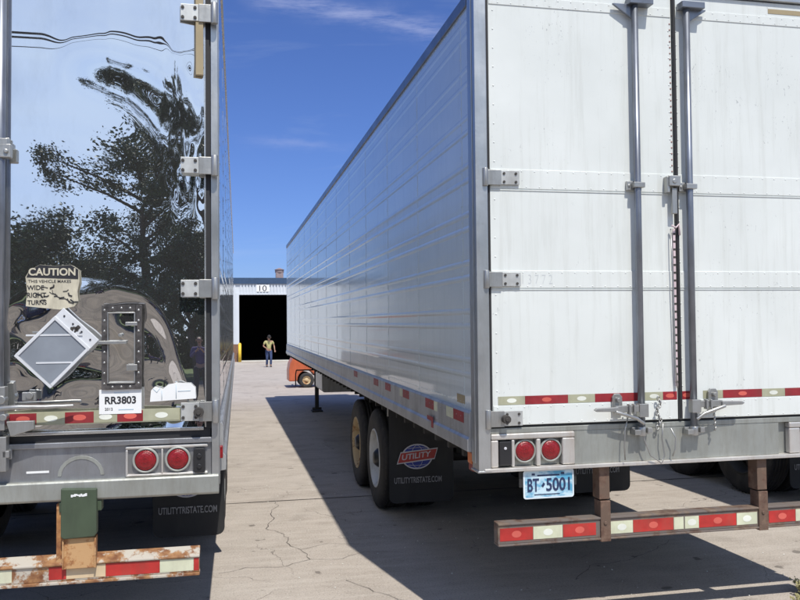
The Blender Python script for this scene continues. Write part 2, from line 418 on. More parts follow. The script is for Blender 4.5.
for y in (4.2, -3.4, 11.8, 19.4, 27.0, 34.6, 42.2):
    j = MB(); strip_path(j, jitter([(-30, y + 0.02), (-10, y), (10, y), (30, y + 0.03)], 0.004, 0.35), 0.018 if y != 4.2 else 0.022)
    structure(j.build('pavement_joint', M['crack']))
cr = MB()
for path in ([(-.95, 4.15), (-.93, 4.0), (-1.03, 3.6), (-1.0, 3.4), (-1.1, 3.0), (-.95, 2.75), (-.93, 2.4), (-.85, 2.2), (-.8, 1.9)],
             [(-.8, 1.9), (-.55, 1.85), (-.35, 2.0), (-.05, 1.9)], [(-.8, 1.9), (-1.0, 1.75), (-1.3, 1.8), (-1.5, 1.7)],
             [(-.85, 2.2), (-.6, 2.35), (-.35, 2.25)], [(-.6, 1.3), (-.45, 1.0), (-.2, .7), (-.1, .3)],
             [(1.0, .9), (1.25, 1.2), (1.6, 1.25), (2.1, 1.6)], [(-1.2, 7.0), (-.7, 7.15), (-.2, 6.9), (.3, 7.1)],
             [(-.9, 9.4), (-.2, 9.6), (.5, 9.3)]):
    strip_path(cr, jitter(path, 0.022, 0.07), 0.0042, 0.005)
structure(cr.build('pavement_cracks', M['crack']))
vg = MB().add([(-120, -70, 0.02), (120, -70, 0.02), (120, -25, 0.02), (-120, -25, 0.02)], [(0, 1, 2, 3)]).build('grass_verge', M['grass'])
structure(vg)
structure(MB().add([(-120, -25, 0.006), (120, -25, 0.006), (120, -5.6, 0.006), (-120, -5.6, 0.006)], [(0, 1, 2, 3)]).build('dirt_lot', mat('packed_dirt', (0.15, 0.125, 0.095), 0.95, var=0.35, scale=0.9, bump=0.5, dirt=(0.07, 0.06, 0.05), dirt_amt=0.6, dirt_scale=0.5)))
# ------------------------------------------------------------------ trailers
VP = 2.5            # the trailer's pivot, metres ahead of its rear face
W, L = 2.59, 16.15
RIDGE = [1.555 + 0.295 * k for k in range(8)]

def tread_prof(w):
    pr = [(0.0, 0.30), (0.0, 0.34), (-0.012, 0.40), (0.0, 0.46), (0.012, 0.485), (0.03, 0.498)]
    g = [0.30, 0.42, 0.58, 0.70]
    for q in g:
        pr += [(w * q - 0.008, 0.502), (w * q - 0.006, 0.489), (w * q + 0.006, 0.489), (w * q + 0.008, 0.502)]
    pr += [(w - 0.03, 0.498), (w - 0.012, 0.485), (w, 0.46), (w + 0.012, 0.40), (w, 0.34), (w, 0.30)]
    return pr

def wheel(parent, u, y, z, w, side, rim):
    """side -1: face towards -x ; +1 towards +x.  u = outer face"""
    e = bpy.data.objects.new('wheel', None); COL.objects.link(e); e.parent = parent; e.location = (u, y, z)
    e.scale = (1, 1, 1)
    s = -side
    m = MB().lathe([(s * a, r) for a, r in tread_prof(w)], (0, 0, 0), 'x', 56)
    for k in range(56):     # shoulder lugs
        t = 2 * PI * k / 56
        m.add([(s * a, r * math.cos(t + d), r * math.sin(t + d)) for a, r, d in ((.004, .47, 0), (.03, .5035, 0), (.03, .5035, .05), (.004, .47, .05))], [(0, 1, 2, 3)])
    m.build('tyre', M['rubber'], e)
    r = MB()
    r.lathe([(s * a, q) for a, q in ((0.01, .302), (-.004, .296), (-.006, .286), (.012, .278), (.03, .262), (.12, .250), (.135, .245))], (0, 0, 0), 'x', 48)
    # disc with hand holes
    N = 60; rad = [.248, .225, .19, .165, .13, .105]; dep = [.135, .125, .11, .105, .10, .10]
    vs = [(s * dep[j], rad[j] * math.cos(2 * PI * k / N), rad[j] * math.sin(2 * PI * k / N)) for k in range(N) for j in range(6)]
    fs = []
    for k in range(N):
        for j in range(5):
            if j in (1, 2) and k % 6 < 3: continue
            fs.append((k * 6 + j, ((k + 1) % N) * 6 + j, ((k + 1) % N) * 6 + j + 1, k * 6 + j + 1))
    r.add(vs, fs, 0, True)
    for k in range(10):
        t = 2 * PI * (k + .5) / 10; c = Vector((s * .10, .143 * math.cos(t), .143 * math.sin(t)))
        r.cyl(c, c + Vector((-s * .03, 0, 0)), .013, 6)
    r.build('rim', rim, e)
    h = MB().lathe([(s * .10, .104), (s * .03, .095), (s * .0, .07), (-s * .012, .055), (-s * .014, 0.0)], (0, 0, 0), 'x', 24)
    h.build('hub', M['black'], e)
    return e

def tape(parent, segs, y, z0, z1, mats, name='reflective_tape', marks=True, slope=0.0):
    """segs: (x0, x1, colour index); a thin tape lying on a face at y"""
    segs = sorted(segs)
    for k in range(1, len(segs)):
        if segs[k][0] - segs[k - 1][1] > 0.02:      # a gap: two strips, two objects
            tape(parent, segs[:k], y, z0, z1, mats, name, marks); return tape(parent, segs[k:], y, z0, z1, mats, name, marks)
    m = MB()
    for (a, b, c) in segs:
        m.box(a, b - 0.001, y - 0.0015, y, z0, z1, c)
        if marks and b - a > 0.08:
            cx, cz = (a + b) / 2, (z0 + z1) / 2; rx, rz = 0.030, (z1 - z0) * 0.27
            plate_xz(m, [(cx + rx * math.cos(t * PI / 8), cz + rz * math.sin(t * PI / 8)) for t in range(16)], y - 0.0022, y - 0.0012, 2 + c)
    return m.build(name, mats, parent)

def trailer_shell(root, mirror_doors):
    P = lambda v: v - VP
    sidem = M['mirror_side'] if mirror_doors else M['side']
    for side in (0, 1):
        sx = -1 if side == 0 else 1; U = 0.0 if side == 0 else W
        m = MB()
        # fluted sheet: profile in (outward, w), swept along the length
        prof = [(0.0, 1.30)]
        zs = RIDGE
        for z in zs:
            for zz in (z, z + 0.09):
                prof += [(0.0, zz - 0.020), (0.0028, zz - 0.007), (0.0028, zz + 0.007), (0.0, zz + 0.020)]
        prof += [(0.0, 3.80)]
        ys = [P(0.105)]
        yy = 0.28
        while yy < L - 0.3: ys.append(P(yy)); yy += 1.2
        ys.append(P(L - 0.15))
        vs = [(U + sx * a, y, z) for y in ys for a, z in prof]; n = len(prof)
        m.add(vs, [(i * n + j, i * n + j + 1, (i + 1) * n + j + 1, (i + 1) * n + j) for i in range(len(ys) - 1) for j in range(n - 1)])
        yy = 0.28
        while yy < L - 0.3:      # lapped sheet joints with their rivets
            m.box(U, U + sx * 0.0016, P(yy) - 0.018, P(yy) + 0.018, 1.3, 3.80)
            for k in range(24): m.dome((U + sx * 0.0022, P(yy), 1.37 + k * 0.102), (sx, 0, 0), 0.005, 0.0025, n=6)
            yy += 1.2
        yy = 0.2
        while yy < L - 0.2:
            m.dome((U, P(yy), 1.385), (sx, 0, 0), 0.006, 0.003, n=6); m.dome((U, P(yy), 3.775), (sx, 0, 0), 0.006, 0.003, n=6); yy += 0.075
        m.build('side_panel', sidem, root)
        # bottom rail and top rail
        r = MB()
        r.prism([(0.004, 1.10), (0.004, 1.335), (-0.012, 1.345), (-0.02, 1.33), (-0.02, 1.19), (-0.032, 1.175), (-0.032, 1.105)][::1],
                lambda p, k: (U + (1 if side == 0 else -1) * p[0], P(0.108) if k == 0 else P(L - 0.1), p[1]))
        yy = 0.18
        while yy < L - 0.2:
            for z in (1.215, 1.30): r.dome((U + sx * 0.020, P(yy), z), (sx, 0, 0), 0.006, 0.003, n=6)
            yy += 0.10
        r.build('bottom_rail', M['rail'], root, 0.002)
        t = MB().prism([(0.05, 3.80), (0.05, 3.875), (-0.004, 3.875), (-0.014, 3.86), (-0.014, 3.79), (0.0, 3.79)],
                       lambda p, k: (U + (1 if side == 0 else -1) * p[0], P(0.108) if k == 0 else P(L - 0.1), p[1]))
        t.build('top_rail', M['rod'] if not mirror_doors else M['bright'], root, 0.003)
    MB().box(0.05, W - 0.05, P(0.06), P(L - 0.1), 3.84, 3.885).build('roof', M['rail'], root, 0.01)
    MB().box(0.0, W, P(L - 0.1), P(L), 1.05, 3.88).box(0.25, W - 0.25, P(L), P(L + 0.42), 1.9, 3.7).build('front_wall', M['side'], root, 0.02)
    # floor and cross-members
    f = MB().box(0.03, W - 0.03, P(0.14), P(L - 0.1), 1.13, 1.20)
    v = 0.45
    while v < L - 0.6:
        f.box(0.045, W - 0.045, P(v), P(v + 0.05), 1.02, 1.13); v += 0.35
    f.build('floor_frame', M['under'], root)
    # lining that closes the box so no light passes
    MB().box(0.012, W - 0.012, P(0.06), P(L - 0.11), 1.205, 3.835).build('inner_lining', M['under'], root)

def running_gear(root, alpha, rims, parent_label=''):
    P = lambda v: v - VP
    zg = lambda v: -(v - VP) * math.tan(alpha)
    g = MB()
    for u in (0.78, 1.73):
        g.box(u, u + 0.08, P(2.0), P(6.4), 0.86, 1.02)
        g.box(u - 0.02, u + 0.10, P(1.0), P(7.5), 0.985, 1.018)
    for v in (2.35, 4.25, 6.0): g.box(0.5, 2.1, P(v), P(v + 0.08), 0.80, 0.95)
    for v in (3.65, 4.87):
        g.cyl((0.4, P(v), 0.5 + zg(v)), (W - 0.4, P(v), 0.5 + zg(v)), 0.065, 16)
        for u in (0.80, 1.76):
            g.box(u - 0.035, u + 0.045, P(v) - 0.5, P(v) + 0.45, 0.60 + zg(v), 0.66 + zg(v))
            g.box(u - 0.05, u + 0.05, P(v) - 0.07, P(v) + 0.07, 0.45 + zg(v), 0.85)
            g.cyl((u, P(v) + 0.18, 0.58), (u, P(v) + 0.18, 0.84), 0.10, 16)
    g.build('underframe', M['under'], root, 0.004)
    for i, v in enumerate((3.65, 4.87)):
        for side, U in ((-1, 0.035), (1, W - 0.035)):
            for k, off in enumerate((0.0, 0.325)):
                wheel(root, U - side * off, P(v), 0.502 + zg(v), 0.27, side, rims[i])
    # landing gear
    v = 13.79; b = zg(v)
    for u in (0.46, W - 0.56):
        l = MB().box(u, u + 0.11, P(v), P(v) + 0.11, 0.45, 1.05).box(u + 0.012, u + 0.098, P(v) + 0.012, P(v) + 0.098, b + 0.05, 0.46)
        l.box(u - 0.07, u + 0.18, P(v) - 0.07, P(v) + 0.18, b + 0.004, b + 0.035).cyl((u - 0.05, P(v) + .055, b + .07), (u + .16, P(v) + .055, b + .07), .03, 10)
        l.build('landing_leg', M['under'], root, 0.004)
    c = MB().cyl((0.05, P(v) + 0.05, 0.8), (0.46, P(v) + 0.05, 0.8), 0.015, 8).tube([(0.05, P(v) + .05, .8), (0.03, P(v) + .02, .7), (0.03, P(v), .45)], 0.013)
    c.box(0.57, W - 0.56, P(v) + .03, P(v) + .08, 0.82, 0.87)
    c.build('crank_handle', M['under'], root)
    t = MB(); t.prism(rrect(0.35, 1.15, 0.50, 1.0, 0.06), lambda p, k: (p[0], P(11.3) if k == 0 else P(12.5), p[1]))
    t.build('fuel_tank', M['rail'], root, 0.006)

def mud_flap(root, u0, v, zbot, emblem=True, w=0.62):
    P = lambda q: q - VP
    y = P(v)
    m = MB(); NX, NZ = 8, 18; vs = []
    for k in range(2):
        for j in range(NZ + 1):
            for i in range(NX + 1):
                z = zbot + (0.06 * (j / 4) ** 1.5 if j < 4 else 0.06 + (1.02 - zbot) * (j - 4) / (NZ - 4))
                rc = 0.06; dz = z - zbot; ins = rc - math.sqrt(max(0, rc * rc - (rc - dz) ** 2)) if dz < rc else 0
                vs.append((u0 + ins + (w - 2 * ins) * i / NX, y + 0.02 * math.sin(i * 0.7) * (1 - j / NZ) * 0.4 + k * 0.008, z))
    n = (NX + 1) * (NZ + 1); fs = []
    for k in range(2):
        for j in range(NZ):
            for i in range(NX):
                a = k * n + j * (NX + 1) + i; fs.append((a, a + 1, a + NX + 2, a + NX + 1))
    m.add(vs, fs, 0, True)
    o = m.build('mud_flap', M['flap'], root)
    b = MB().box(u0 - 0.01, u0 + w + 0.01, y + 0.012, y + 0.03, 1.0, 1.09)
    for k in range(4): b.dome((u0 + 0.08 + k * (w - 0.16) / 3, y - 0.002, 1.03), (0, -1, 0), 0.011, 0.006)
    b.build('flap_bracket', M['zinc'], o)
    yy = y - 0.012
    text('UTILITYTRISTATE.COM', 'lettering', M['flaptext'], o, (u0 + 0.045, yy, zbot + 0.185), 0.455, 0.056, bold=0.016)
    if emblem:
        e = MB(); cx, cz = u0 + 0.265, zbot + 0.43
        el = lambda rx, rz, n=28: [(cx + rx * math.cos(2 * PI * t / n), cz + rz * math.sin(2 * PI * t / n)) for t in range(n)]
        plate_xz(e, el(0.150, 0.118), yy, yy + 0.001, 0)
        plate_xz(e, el(0.138, 0.106), yy - 0.001, yy, 1)
        for dz in (-0.075, 0.075):     # globe bands
            hw = 0.138 * math.sqrt(max(0, 1 - (dz / 0.106) ** 2)) - 0.012
            e.tube([(cx + hw * t, yy - 0.0015, cz + dz - 0.008 * (1 - t * t) * (1 if dz < 0 else -1)) for t in (-1, -.5, 0, .5, 1)], 0.0022, 6, 0)
        for sx in (-1, 1):
            e.tube([(cx + sx * 0.055 * math.cos(a), yy - 0.0015, cz + 0.104 * math.sin(a)) for a in [math.radians(q) for q in range(-88, 89, 16)]], 0.002, 6, 0)
        k = 0.030
        band = lambda g: [(cx - 0.185 - g, cz - 0.055 - g), (cx + 0.165 + g * .3, cz - 0.020 - g), (cx + 0.190 + g, cz + 0.065 + g), (cx - 0.155 - g * .3, cz + 0.035 + g)]
        plate_xz(e, band(0.011), yy - 0.003, yy - 0.0018, 0)
        plate_xz(e, band(0.0), yy - 0.004, yy - 0.003, 2)
        e.build('emblem', [M['emb_white'], M['emb_blue'], M['emb_red']], o)
        text('UTILITY', 'lettering', M['emb_white'], o, (cx - 0.145, yy - 0.0046, cz - 0.030), 0.285, 0.052, rot=(PI / 2, math.radians(-5.5), 0), bold=0.02, shear=0.2)
    return o

def lamp(root, u, y, w, r, mring):
    h = MB().lathe([(0.0, r + 0.012), (-0.010, r + 0.011), (-0.012, r + 0.002), (-0.004, r)], (0, 0, 0), 'y', 32)
    e = h.build('tail_light', mring, root); e.location = (u, y, w)
    l = MB().lathe([(-0.003, r), (-0.012, r * 0.93), (-0.018, r * 0.6), (-0.0195, r * 0.28), (-0.020, 0.0)], (0, 0, 0), 'y', 32)
    for k in range(5): l.lathe([(-0.0155 + k * 0.0, r * (0.2 + 0.15 * k)), (-0.0215 + 0.0015 * k, r * (0.23 + 0.15 * k)), (-0.0155, r * (0.26 + 0.15 * k))], (0, 0, 0), 'y', 32)
    l.build('lens', M['redlens'], e)
    return e

def hinge(root, u0, u1, w0, w1, y, flip=False, last=None, knob=False):
    m = MB(); h = w1 - w0
    f = (lambda x: u0 + u1 - x) if flip else (lambda x: x)
    Lh = u1 - u0
    m.box(f(u0 + .1 * Lh), f(u0 + 0.50 * Lh), y - 0.010, y + 0.004, w0, w1, 0)
    m.box(f(u0 + 0.505 * Lh), f(u1), y - 0.006, y + 0.004, w0 + 0.004, w1 - 0.002, 1)
    m.cyl((f(u0 + .07 * Lh), y - 0.012, w0 - 0.008), (f(u0 + .07 * Lh), y - 0.012, w1 + 0.008), 0.017, 14)
    for q in (0.58, 0.9) if last is None else last:
        for z in (w0 + h * 0.22, w1 - h * 0.22):
            m.cyl((f(u0 + q * Lh), y - 0.012, z), (f(u0 + q * Lh), y - 0.004, z), 0.0085, 6, mi=2)
    if knob:
        m.cyl((f(u0 + 0.52 * Lh), y - 0.05, (w0 + w1) / 2), (f(u0 + 0.52 * Lh), y - 0.005, (w0 + w1) / 2), 0.024, 16, mi=2)
        m.cyl((f(u0 + 0.52 * Lh), y - 0.056, (w0 + w1) / 2), (f(u0 + 0.52 * Lh), y - 0.05, (w0 + w1) / 2), 0.011, 12, mi=2)
    return m.build('hinge', [M['zinc'], M['hinge'], M['grime']], root, 0.0015)

# ================================================================== the white trailer on the right
ALPHA = 0.01374
RT = thing('semi_trailer', 'large white semi trailer with white ribbed sides, white rear doors and blue licence plate', 'semi trailer',
           (0, VP, 0), (ALPHA, 0, 0), 'semi trailers parked side by side')
YR = -VP      # local y of the rear face
trailer_shell(RT, False)
running_gear(RT, ALPHA, (M['white_rim'], M['yellow_rim']))
for (u0) in (0.03, 1.845): mud_flap(RT, u0, 2.85, 0.19)

# frame
for s in (0, 1):
    f = (lambda x: x) if s == 0 else (lambda x: W - x)
    p = MB().box(f(-0.004), f(0.070), YR - 0.022, YR + 0.105, 1.0, 3.975)
    p.box(f(-0.010), f(-0.003), YR + 0.03, YR + 0.10, 1.05, 3.88)
    p.box(f(-0.012), f(0.075), YR - 0.03, YR + 0.11, 1.0, 1.012)
    p.build('corner_post', M['post'], RT, 0.006)
MB().box(0.071, W - 0.071, YR - 0.02, YR + 0.10, 3.918, 3.975).build('header', M['post'], RT, 0.004)
MB().box(0.071, 0.0905, YR + 0.004, YR + 0.05, 1.262, 3.917).box(W - 0.0905, W - 0.071, YR + 0.004, YR + 0.05, 1.262, 3.917) \
    .box(1.290, 1.300, YR + 0.010, YR + 0.05, 1.262, 3.917).box(0.071, W - 0.071, YR + 0.012, YR + 0.05, 1.252, 1.262).build('door_seal', M['seal'], RT)

def white_door(u0, u1, left):
    d = MB().box(u0, u1, YR, YR + 0.055, 1.266, 3.912)
    # slightly proud bands: two mid bands, the kick band and the top band
    for (a, b) in ((2.666, 2.782), (2.075, 2.179), (1.268, 1.383), (3.765, 3.823)):
        d.box(u0 + 0.004, u1 - 0.004, YR - 0.004, YR + 0.01, a, b)
        for z, off in ((b - 0.012, 0), (a + 0.012, 0.03)):
            x = u0 + 0.03 + off
            while x < u1 - 0.02: d.dome((x, YR - 0.004, z), (0, -1, 0), 0.0055, 0.003, n=6); x += 0.083
    # thin bright beading above and below the mid bands
    for x in ((u0 + 0.028, u1 - 0.02) if left else (u0 + 0.02, u1 - 0.028)):
        z = 1.47
        while z < 3.75:
            if not any(a - .03 < z < b + .03 for a, b in ((2.666, 2.782), (2.075, 2.179))):
                d.dome((x, YR, z), (0, -1, 0), 0.006, 0.0035, n=6)
            z += 0.113 if (x - u0 < .1) == left else 0.085
    o = d.build('door', M['door'], RT, 0.0025)
    b = MB()
    for z in (2.658, 2.067): b.box(u0 + 0.003, u1 - 0.003, YR - 0.004, YR - 0.0005, z - 0.003, z + 0.003)
    b.build('door_beading', M['door'], o)
    return o
dl = white_door(0.0915, 1.289, True); dr = white_door(1.301, W - 0.0915, False)
SEG_L = [(0.125, 0.292, 0), (0.292, 0.564, 1), (0.564, 0.738, 0), (0.738, 1.034, 1), (1.067, 1.188, 0), (1.188, 1.284, 1)]
SEG_R = [(1.393, 1.46, 1), (1.47, 1.600, 0), (1.600, 1.876, 1), (1.876, 2.042, 0), (2.042, 2.32, 1), (2.32, 2.48, 0)]
TM = [M['whitetape'], M['redtape'], M['whitemark'], M['redmark']]
tape(dl, SEG_L, YR - 0.0005, 1.387, 1.437, TM)
tape(dr, [(1.31, 1.393, 1)] + SEG_R[0:0] + [(1.393, 1.462, 0), (1.462, 1.600, 0)][1:] + SEG_R[2:], YR - 0.0005, 1.387, 1.437, TM)
tape(dr, [(1.98, 2.30, 0), (2.30, 2.48, 0)][:1], YR - 0.0005, 3.842, 3.872, [M['tan'], M['tan'], M['tan'], M['tan']], marks=False, name='tan_marking')
# faint chalk numbers rubbed on the left door
text('1 3 7 7 2', 'scribble', mat('grey_scribble', (0.58, 0.61, 0.61), 0.6), dl, (0.285, YR - 0.0048, 2.10), 0.19, 0.055, bold=-0.012)

for (w0, w1) in ((2.683, 2.772), (2.082, 2.170), (1.262, 1.355)):
    hinge(RT, 0.040, 0.270, w0, w1, YR - 0.012, knob=(w0 < 1.3))
    hinge(RT, W - 0.270, W - 0.040, w0, w1, YR - 0.012, True, knob=(w0 < 1.3))

def lock_rod(root, u, sgn, name='lock_rod', wlo=1.20, whi=3.84, r=0.021, top=True, handle=True, hw=1.345):
    y = YR - 0.040
    o = MB().cyl((u, y, wlo), (u, y, whi), r, 20).build(name, M['rod'], root)
    g = MB()
    for w in (2.70,):       # mid guide
        g.box(u - 0.062, u + 0.035, y + 0.012, YR - 0.004, w - 0.028, w + 0.028)
        g.box(u - 0.036, u + 0.036, y - 0.03, y + 0.012, w - 0.016, w + 0.016)
        g.cyl((u - 0.05, y + 0.006, w), (u - 0.05, y + 0.02, w), 0.009, 6)
    g.build('rod_guide', M['zinc'], o, 0.003)
    c = MB()
    # bottom cam and keeper on the sill
    c.box(u - 0.055, u + 0.055, YR - 0.026, YR - 0.005 + 0.0, wlo - 0.015, wlo + 0.03)
    c.cyl((u, y, wlo - 0.02), (u, y, wlo + 0.035), r * 1.25, 12)
    c.box(u - 0.06, u - 0.02, y - 0.03, y + 0.01, wlo - 0.012, wlo + 0.02); c.box(u + 0.025, u + 0.055, y - 0.03, y + 0.01, wlo - 0.002, wlo + 0.03)
    c.build('cam_keeper', M['zinc'], o, 0.003)
    if top:
        t = MB().box(u - 0.045, u + 0.11, YR - 0.075, YR - 0.005, whi - 0.03, whi + 0.01)
        t.prism([(u + sgn * -0.0, whi - 0.12), (u + sgn * -0.14, whi - 0.03), (u + sgn * -0.14, whi - 0.022), (u, whi - 0.022)], lambda p, k: (p[0], YR - 0.02 if k == 0 else YR - 0.035, p[1]))
        t.build('top_cam', M['rod'], o, 0.003)
    if handle:
        hm = MB()
        # pivot bracket on the rod, flat bar to the grip, hasp plate on the door
        hm.box(u - 0.03, u + 0.03, y - 0.035, y + 0.01, hw - 0.05, hw + 0.03)
        hm.tube([(u, y - .03, hw - .09), (u - sgn * .05, y - .035, hw - .055), (u - sgn * .13, y - .04, hw - .03), (u - sgn * .19, y - .04, hw - .012)], 0.011, 8)
        hm.box(u - sgn * 0.03, u - sgn * 0.18, y - 0.03, y - 0.012, hw - 0.018, hw + 0.022)
        hm.prism([(0.17, -0.012), (0.17, 0.016), (0.31, 0.012), (0.325, 0.002), (0.31, -0.008)], lambda p, k: (u - sgn * p[0], y - 0.042 + 0.022 * k, hw + p[1]))
        hm.prism([(0.115, -0.03), (0.18, -0.03), (0.18, 0.07), (0.165, 0.09), (0.13, 0.09), (0.115, 0.07)], lambda p, k: (u - sgn * p[0], YR - 0.004 if k == 0 else YR - 0.022, hw + p[1]))
        hm.cyl((u - sgn * .148, YR - .05, hw + .055), (u - sgn * .148, YR - .02, hw + .055), .013, 12)
        hm.cyl((u - sgn * .148, YR - .06, hw), (u - sgn * .148, YR - .02, hw), .016, 12)
        for dx in (.06, .09): hm.box(u - sgn * dx, u - sgn * (dx + .012), y - .045, y - .01, hw - .03, hw + .03)
        hm.build('lock_handle', M['zinc'], o, 0.003)
    return o
lock_rod(RT, 1.021, 1)
lock_rod(RT, 1.372, -1, hw=1.36, wlo=1.19)
# seam plate, clamp and perforated strap beside the middle rod
MB().box(1.294, 1.310, YR - 0.018, YR - 0.004, 1.27, 3.90).build('astragal_strip', M['seal'], RT, 0.002)
k = MB().box(1.225, 1.30, YR - 0.06, YR - 0.005, 2.70, 2.765).box(1.215, 1.235, YR - 0.05, YR - 0.004, 2.66, 2.76).box(1.25, 1.285, YR - 0.045, YR - 0.025, 2.53, 2.69)
k.cyl((1.26, YR - .065, 2.73), (1.26, YR - .05, 2.73), .015, 12)
k.build('latch_clamp', M['zinc'], RT, 0.004)
st = MB().box(1.266, 1.281, YR - 0.020, YR - 0.012, 1.47, 2.44)
st.tube([(1.250, YR - .02, 2.44), (1.252, YR - .03, 2.2), (1.258, YR - .028, 1.9), (1.262, YR - .026, 1.6), (1.27, YR - .03, 1.46)], 0.004, 6, 1)
st.tube([(1.25, YR - .03, 2.46), (1.275, YR - .04, 2.445), (1.30, YR - .03, 2.47), (1.305, YR - .03, 2.40)], 0.006, 6, 0)
for i in range(20): st.box(1.2655, 1.2815, YR - 0.0205, YR - 0.0195, 1.49 + i * 0.048, 1.503 + i * 0.048, 2)
st.build('door_strap', [M['pink'], M['zinc'], M['grime']], RT)
tick = MB()
for i in range(26): tick.dome((1.279, YR, 2.80 + i * 0.037), (0, -1, 0), 0.006, 0.004, n=6)
tick.build('seam_rivets', mat('reddish_rivet', (0.35, 0.2, 0.18), 0.5), dl)
# chain with hanging cables over the sill
ch = MB()
for i in range(9):
    c = Vector((1.14 + .012 * math.sin(i * 1.3), YR - .03, 1.40 - i * .022)); a = .012; q = (i % 2) * PI / 2
    ch.tube([(c.x + a * .7 * math.cos(t) * math.cos(q), c.y + a * .7 * math.cos(t) * math.sin(q), c.z + a * 1.2 * math.sin(t)) for t in [PI / 4 * n for n in range(9)]], 0.0042, 6)
for pts in ([(1.02, 1.27), (1.03, 1.16), (1.07, 1.06), (1.14, 1.015), (1.17, 1.05), (1.155, 1.16), (1.16, 1.25)], [(0.93, 1.3), (.905, 1.22), (.90, 1.12), (.905, 1.04)],
            [(1.21, 1.22), (1.24, 1.16), (1.235, 1.09), (1.22, 1.05)]):
    ch.tube([(x, YR - .045 - .006 * math.sin(i), z) for i, (x, z) in enumerate(pts)], 0.0042, 6)
for i in range(5): ch.tube([(1.50 + .004 * i, YR - .05, 1.34 - i * .03), (1.503, YR - .052, 1.315 - i * .03)], 0.006, 6)
ch.build('safety_chain', M['zinc'], RT)

# rear sill with its lamps
s = MB().box(0.071, W - 0.071, YR - 0.004, YR + 0.06, 1.222, 1.252)          # top ledge
s.box(0.60, W - 0.60, YR - 0.001, YR + 0.05, 1.022, 1.2215)
for f in ((lambda x: x), (lambda x: W - x)):
    s.box(f(0.071), f(0.60), YR + 0.035, YR + 0.06, 1.022, 1.2215)
s.build('rear_sill', M['sill'], RT, 0.003)
MB().box(0.03, W - 0.03, YR - 0.030, YR + 0.07, 1.000, 1.0215).build('sill_lip', M['lip'], RT, 0.003)
for f, sg in ((lambda x: x, 1), (lambda x: W - x + 0.07, -1)):
    b = MB()
    b.box(f(0.075), f(0.60), YR - 0.012, YR + 0.034, 1.185, 1.2205)
    b.box(f(0.075), f(0.122), YR - 0.010, YR + 0.034, 1.024, 1.184)
    b.box(f(0.202), f(0.222), YR - 0.010, YR + 0.034, 1.024, 1.184)
    b.box(f(0.356), f(0.384), YR - 0.010, YR + 0.034, 1.024, 1.184)
    b.box(f(0.520), f(0.60), YR - 0.0105, YR + 0.034, 1.024, 1.184)
    b.build('lamp_recess', M['lip'], RT, 0.008)
    for u in (0.289, 0.452): lamp(RT, f(u), YR + 0.012, 1.112, 0.058, M['ring'])
    lb = MB().box(f(0.126), f(0.198), YR - 0.012, YR + 0.034, 1.035, 1.175)
    lb.cyl((f(.162), YR - .018, 1.135), (f(.162), YR - .010, 1.135), .009, 10, mi=1)
    lb.build('marker_lamp_box', [M['black'], M['emb_white']], RT, 0.008)
# side marker below the post
MB().box(-0.008, 0.0, YR + 0.11, YR + 0.19, 1.03, 1.095).build('marker_light', M['amber'], RT, 0.003)
MB().box(0.0, 0.06, YR + 0.11, YR + 0.20, 0.985, 1.10).build('marker_bracket', M['dullred'], RT, 0.004)

# licence plate
pl = MB(); plate_xz(pl, rrect(0.276, 0.586, 0.835, 0.995, 0.014), YR - 0.005, YR - 0.002)
plo = pl.build('licence_plate', M['plate'], RT)
pr = MB()
out = rrect(0.272, 0.590, 0.831, 0.999, 0.016); inn = rrect(0.281, 0.581, 0.840, 0.990, 0.012); n = len(out)
pr.add([(x, YR - 0.007, z) for x, z in out] + [(x, YR - 0.007, z) for x, z in inn], [(i, (i + 1) % n, (i + 1) % n + n, i + n) for i in range(n)])
pr.build('plate_rim', M['platew'], plo)
MB().box(0.25, 0.61, YR + 0.0, YR + 0.01, 0.90, 1.0).build('plate_bracket', M['under'], RT)
text('BT', 'lettering', M['navy'], plo, (0.298, YR - 0.0075, 0.872), 0.072, 0.078, bold=0.02)
text('5001', 'lettering', M['navy'], plo, (0.415, YR - 0.0075, 0.872), 0.150, 0.078, bold=0.02)
m = MB(); plate_xz(m, [(0.385, .905), (0.395, .895), (0.408, .915), (0.398, .925)], YR - .0072, YR - .006)
m.box(0.36, 0.50, YR - .0068, YR - .006, .962, .970); m.box(0.34, 0.50, YR - .0068, YR - .006, .852, .857); m.box(.325, .345, YR - .0068, YR - .006, .968, .980); m.box(.51, .53, YR - .0068, YR - .006, .968, .980)
m.build('plate_print', M['navy'], plo)

# underride guard
for u in (0.760, 1.835):
    h = MB().box(u, u + 0.068, YR + 0.006, YR + 0.10, 0.80, 1.005).box(u + 0.004, u + 0.070, YR + 0.001, YR + 0.09, 0.548, 0.792)
    h.cyl((u + .034, YR - .006, .66), (u + .034, YR + .005, .66), .012, 8)
    h.build('guard_hanger', M['brown'], RT, 0.004)
g = MB().box(0.118, W - 0.118, YR + 0.012, YR + 0.085, 0.572, 0.682).box(0.118, W - 0.118, YR + 0.004, YR + 0.09, 0.682, 0.694).box(0.118, W - 0.118, YR + 0.004, YR + 0.09, 0.560, 0.5718)
g.build('guard_bar', M['bar_grey'], RT, 0.003)
segs = [(0.130, 0.335, 1), (0.337, 0.522, 0), (0.525, 0.737, 1), (0.832, 0.979, 0), (0.980, 1.250, 1), (1.253, 1.320, 0), (1.328, 1.424, 0), (1.424, 1.684, 1), (1.687, 1.832, 0), (1.915, 2.108, 1), (2.109, 2.26, 0), (2.26, 2.46, 1)]
tape(RT, segs, YR + 0.0118, 0.590, 0.664, [M['barwhite'], M['barred'], M['whitemark'], M['redmark']])
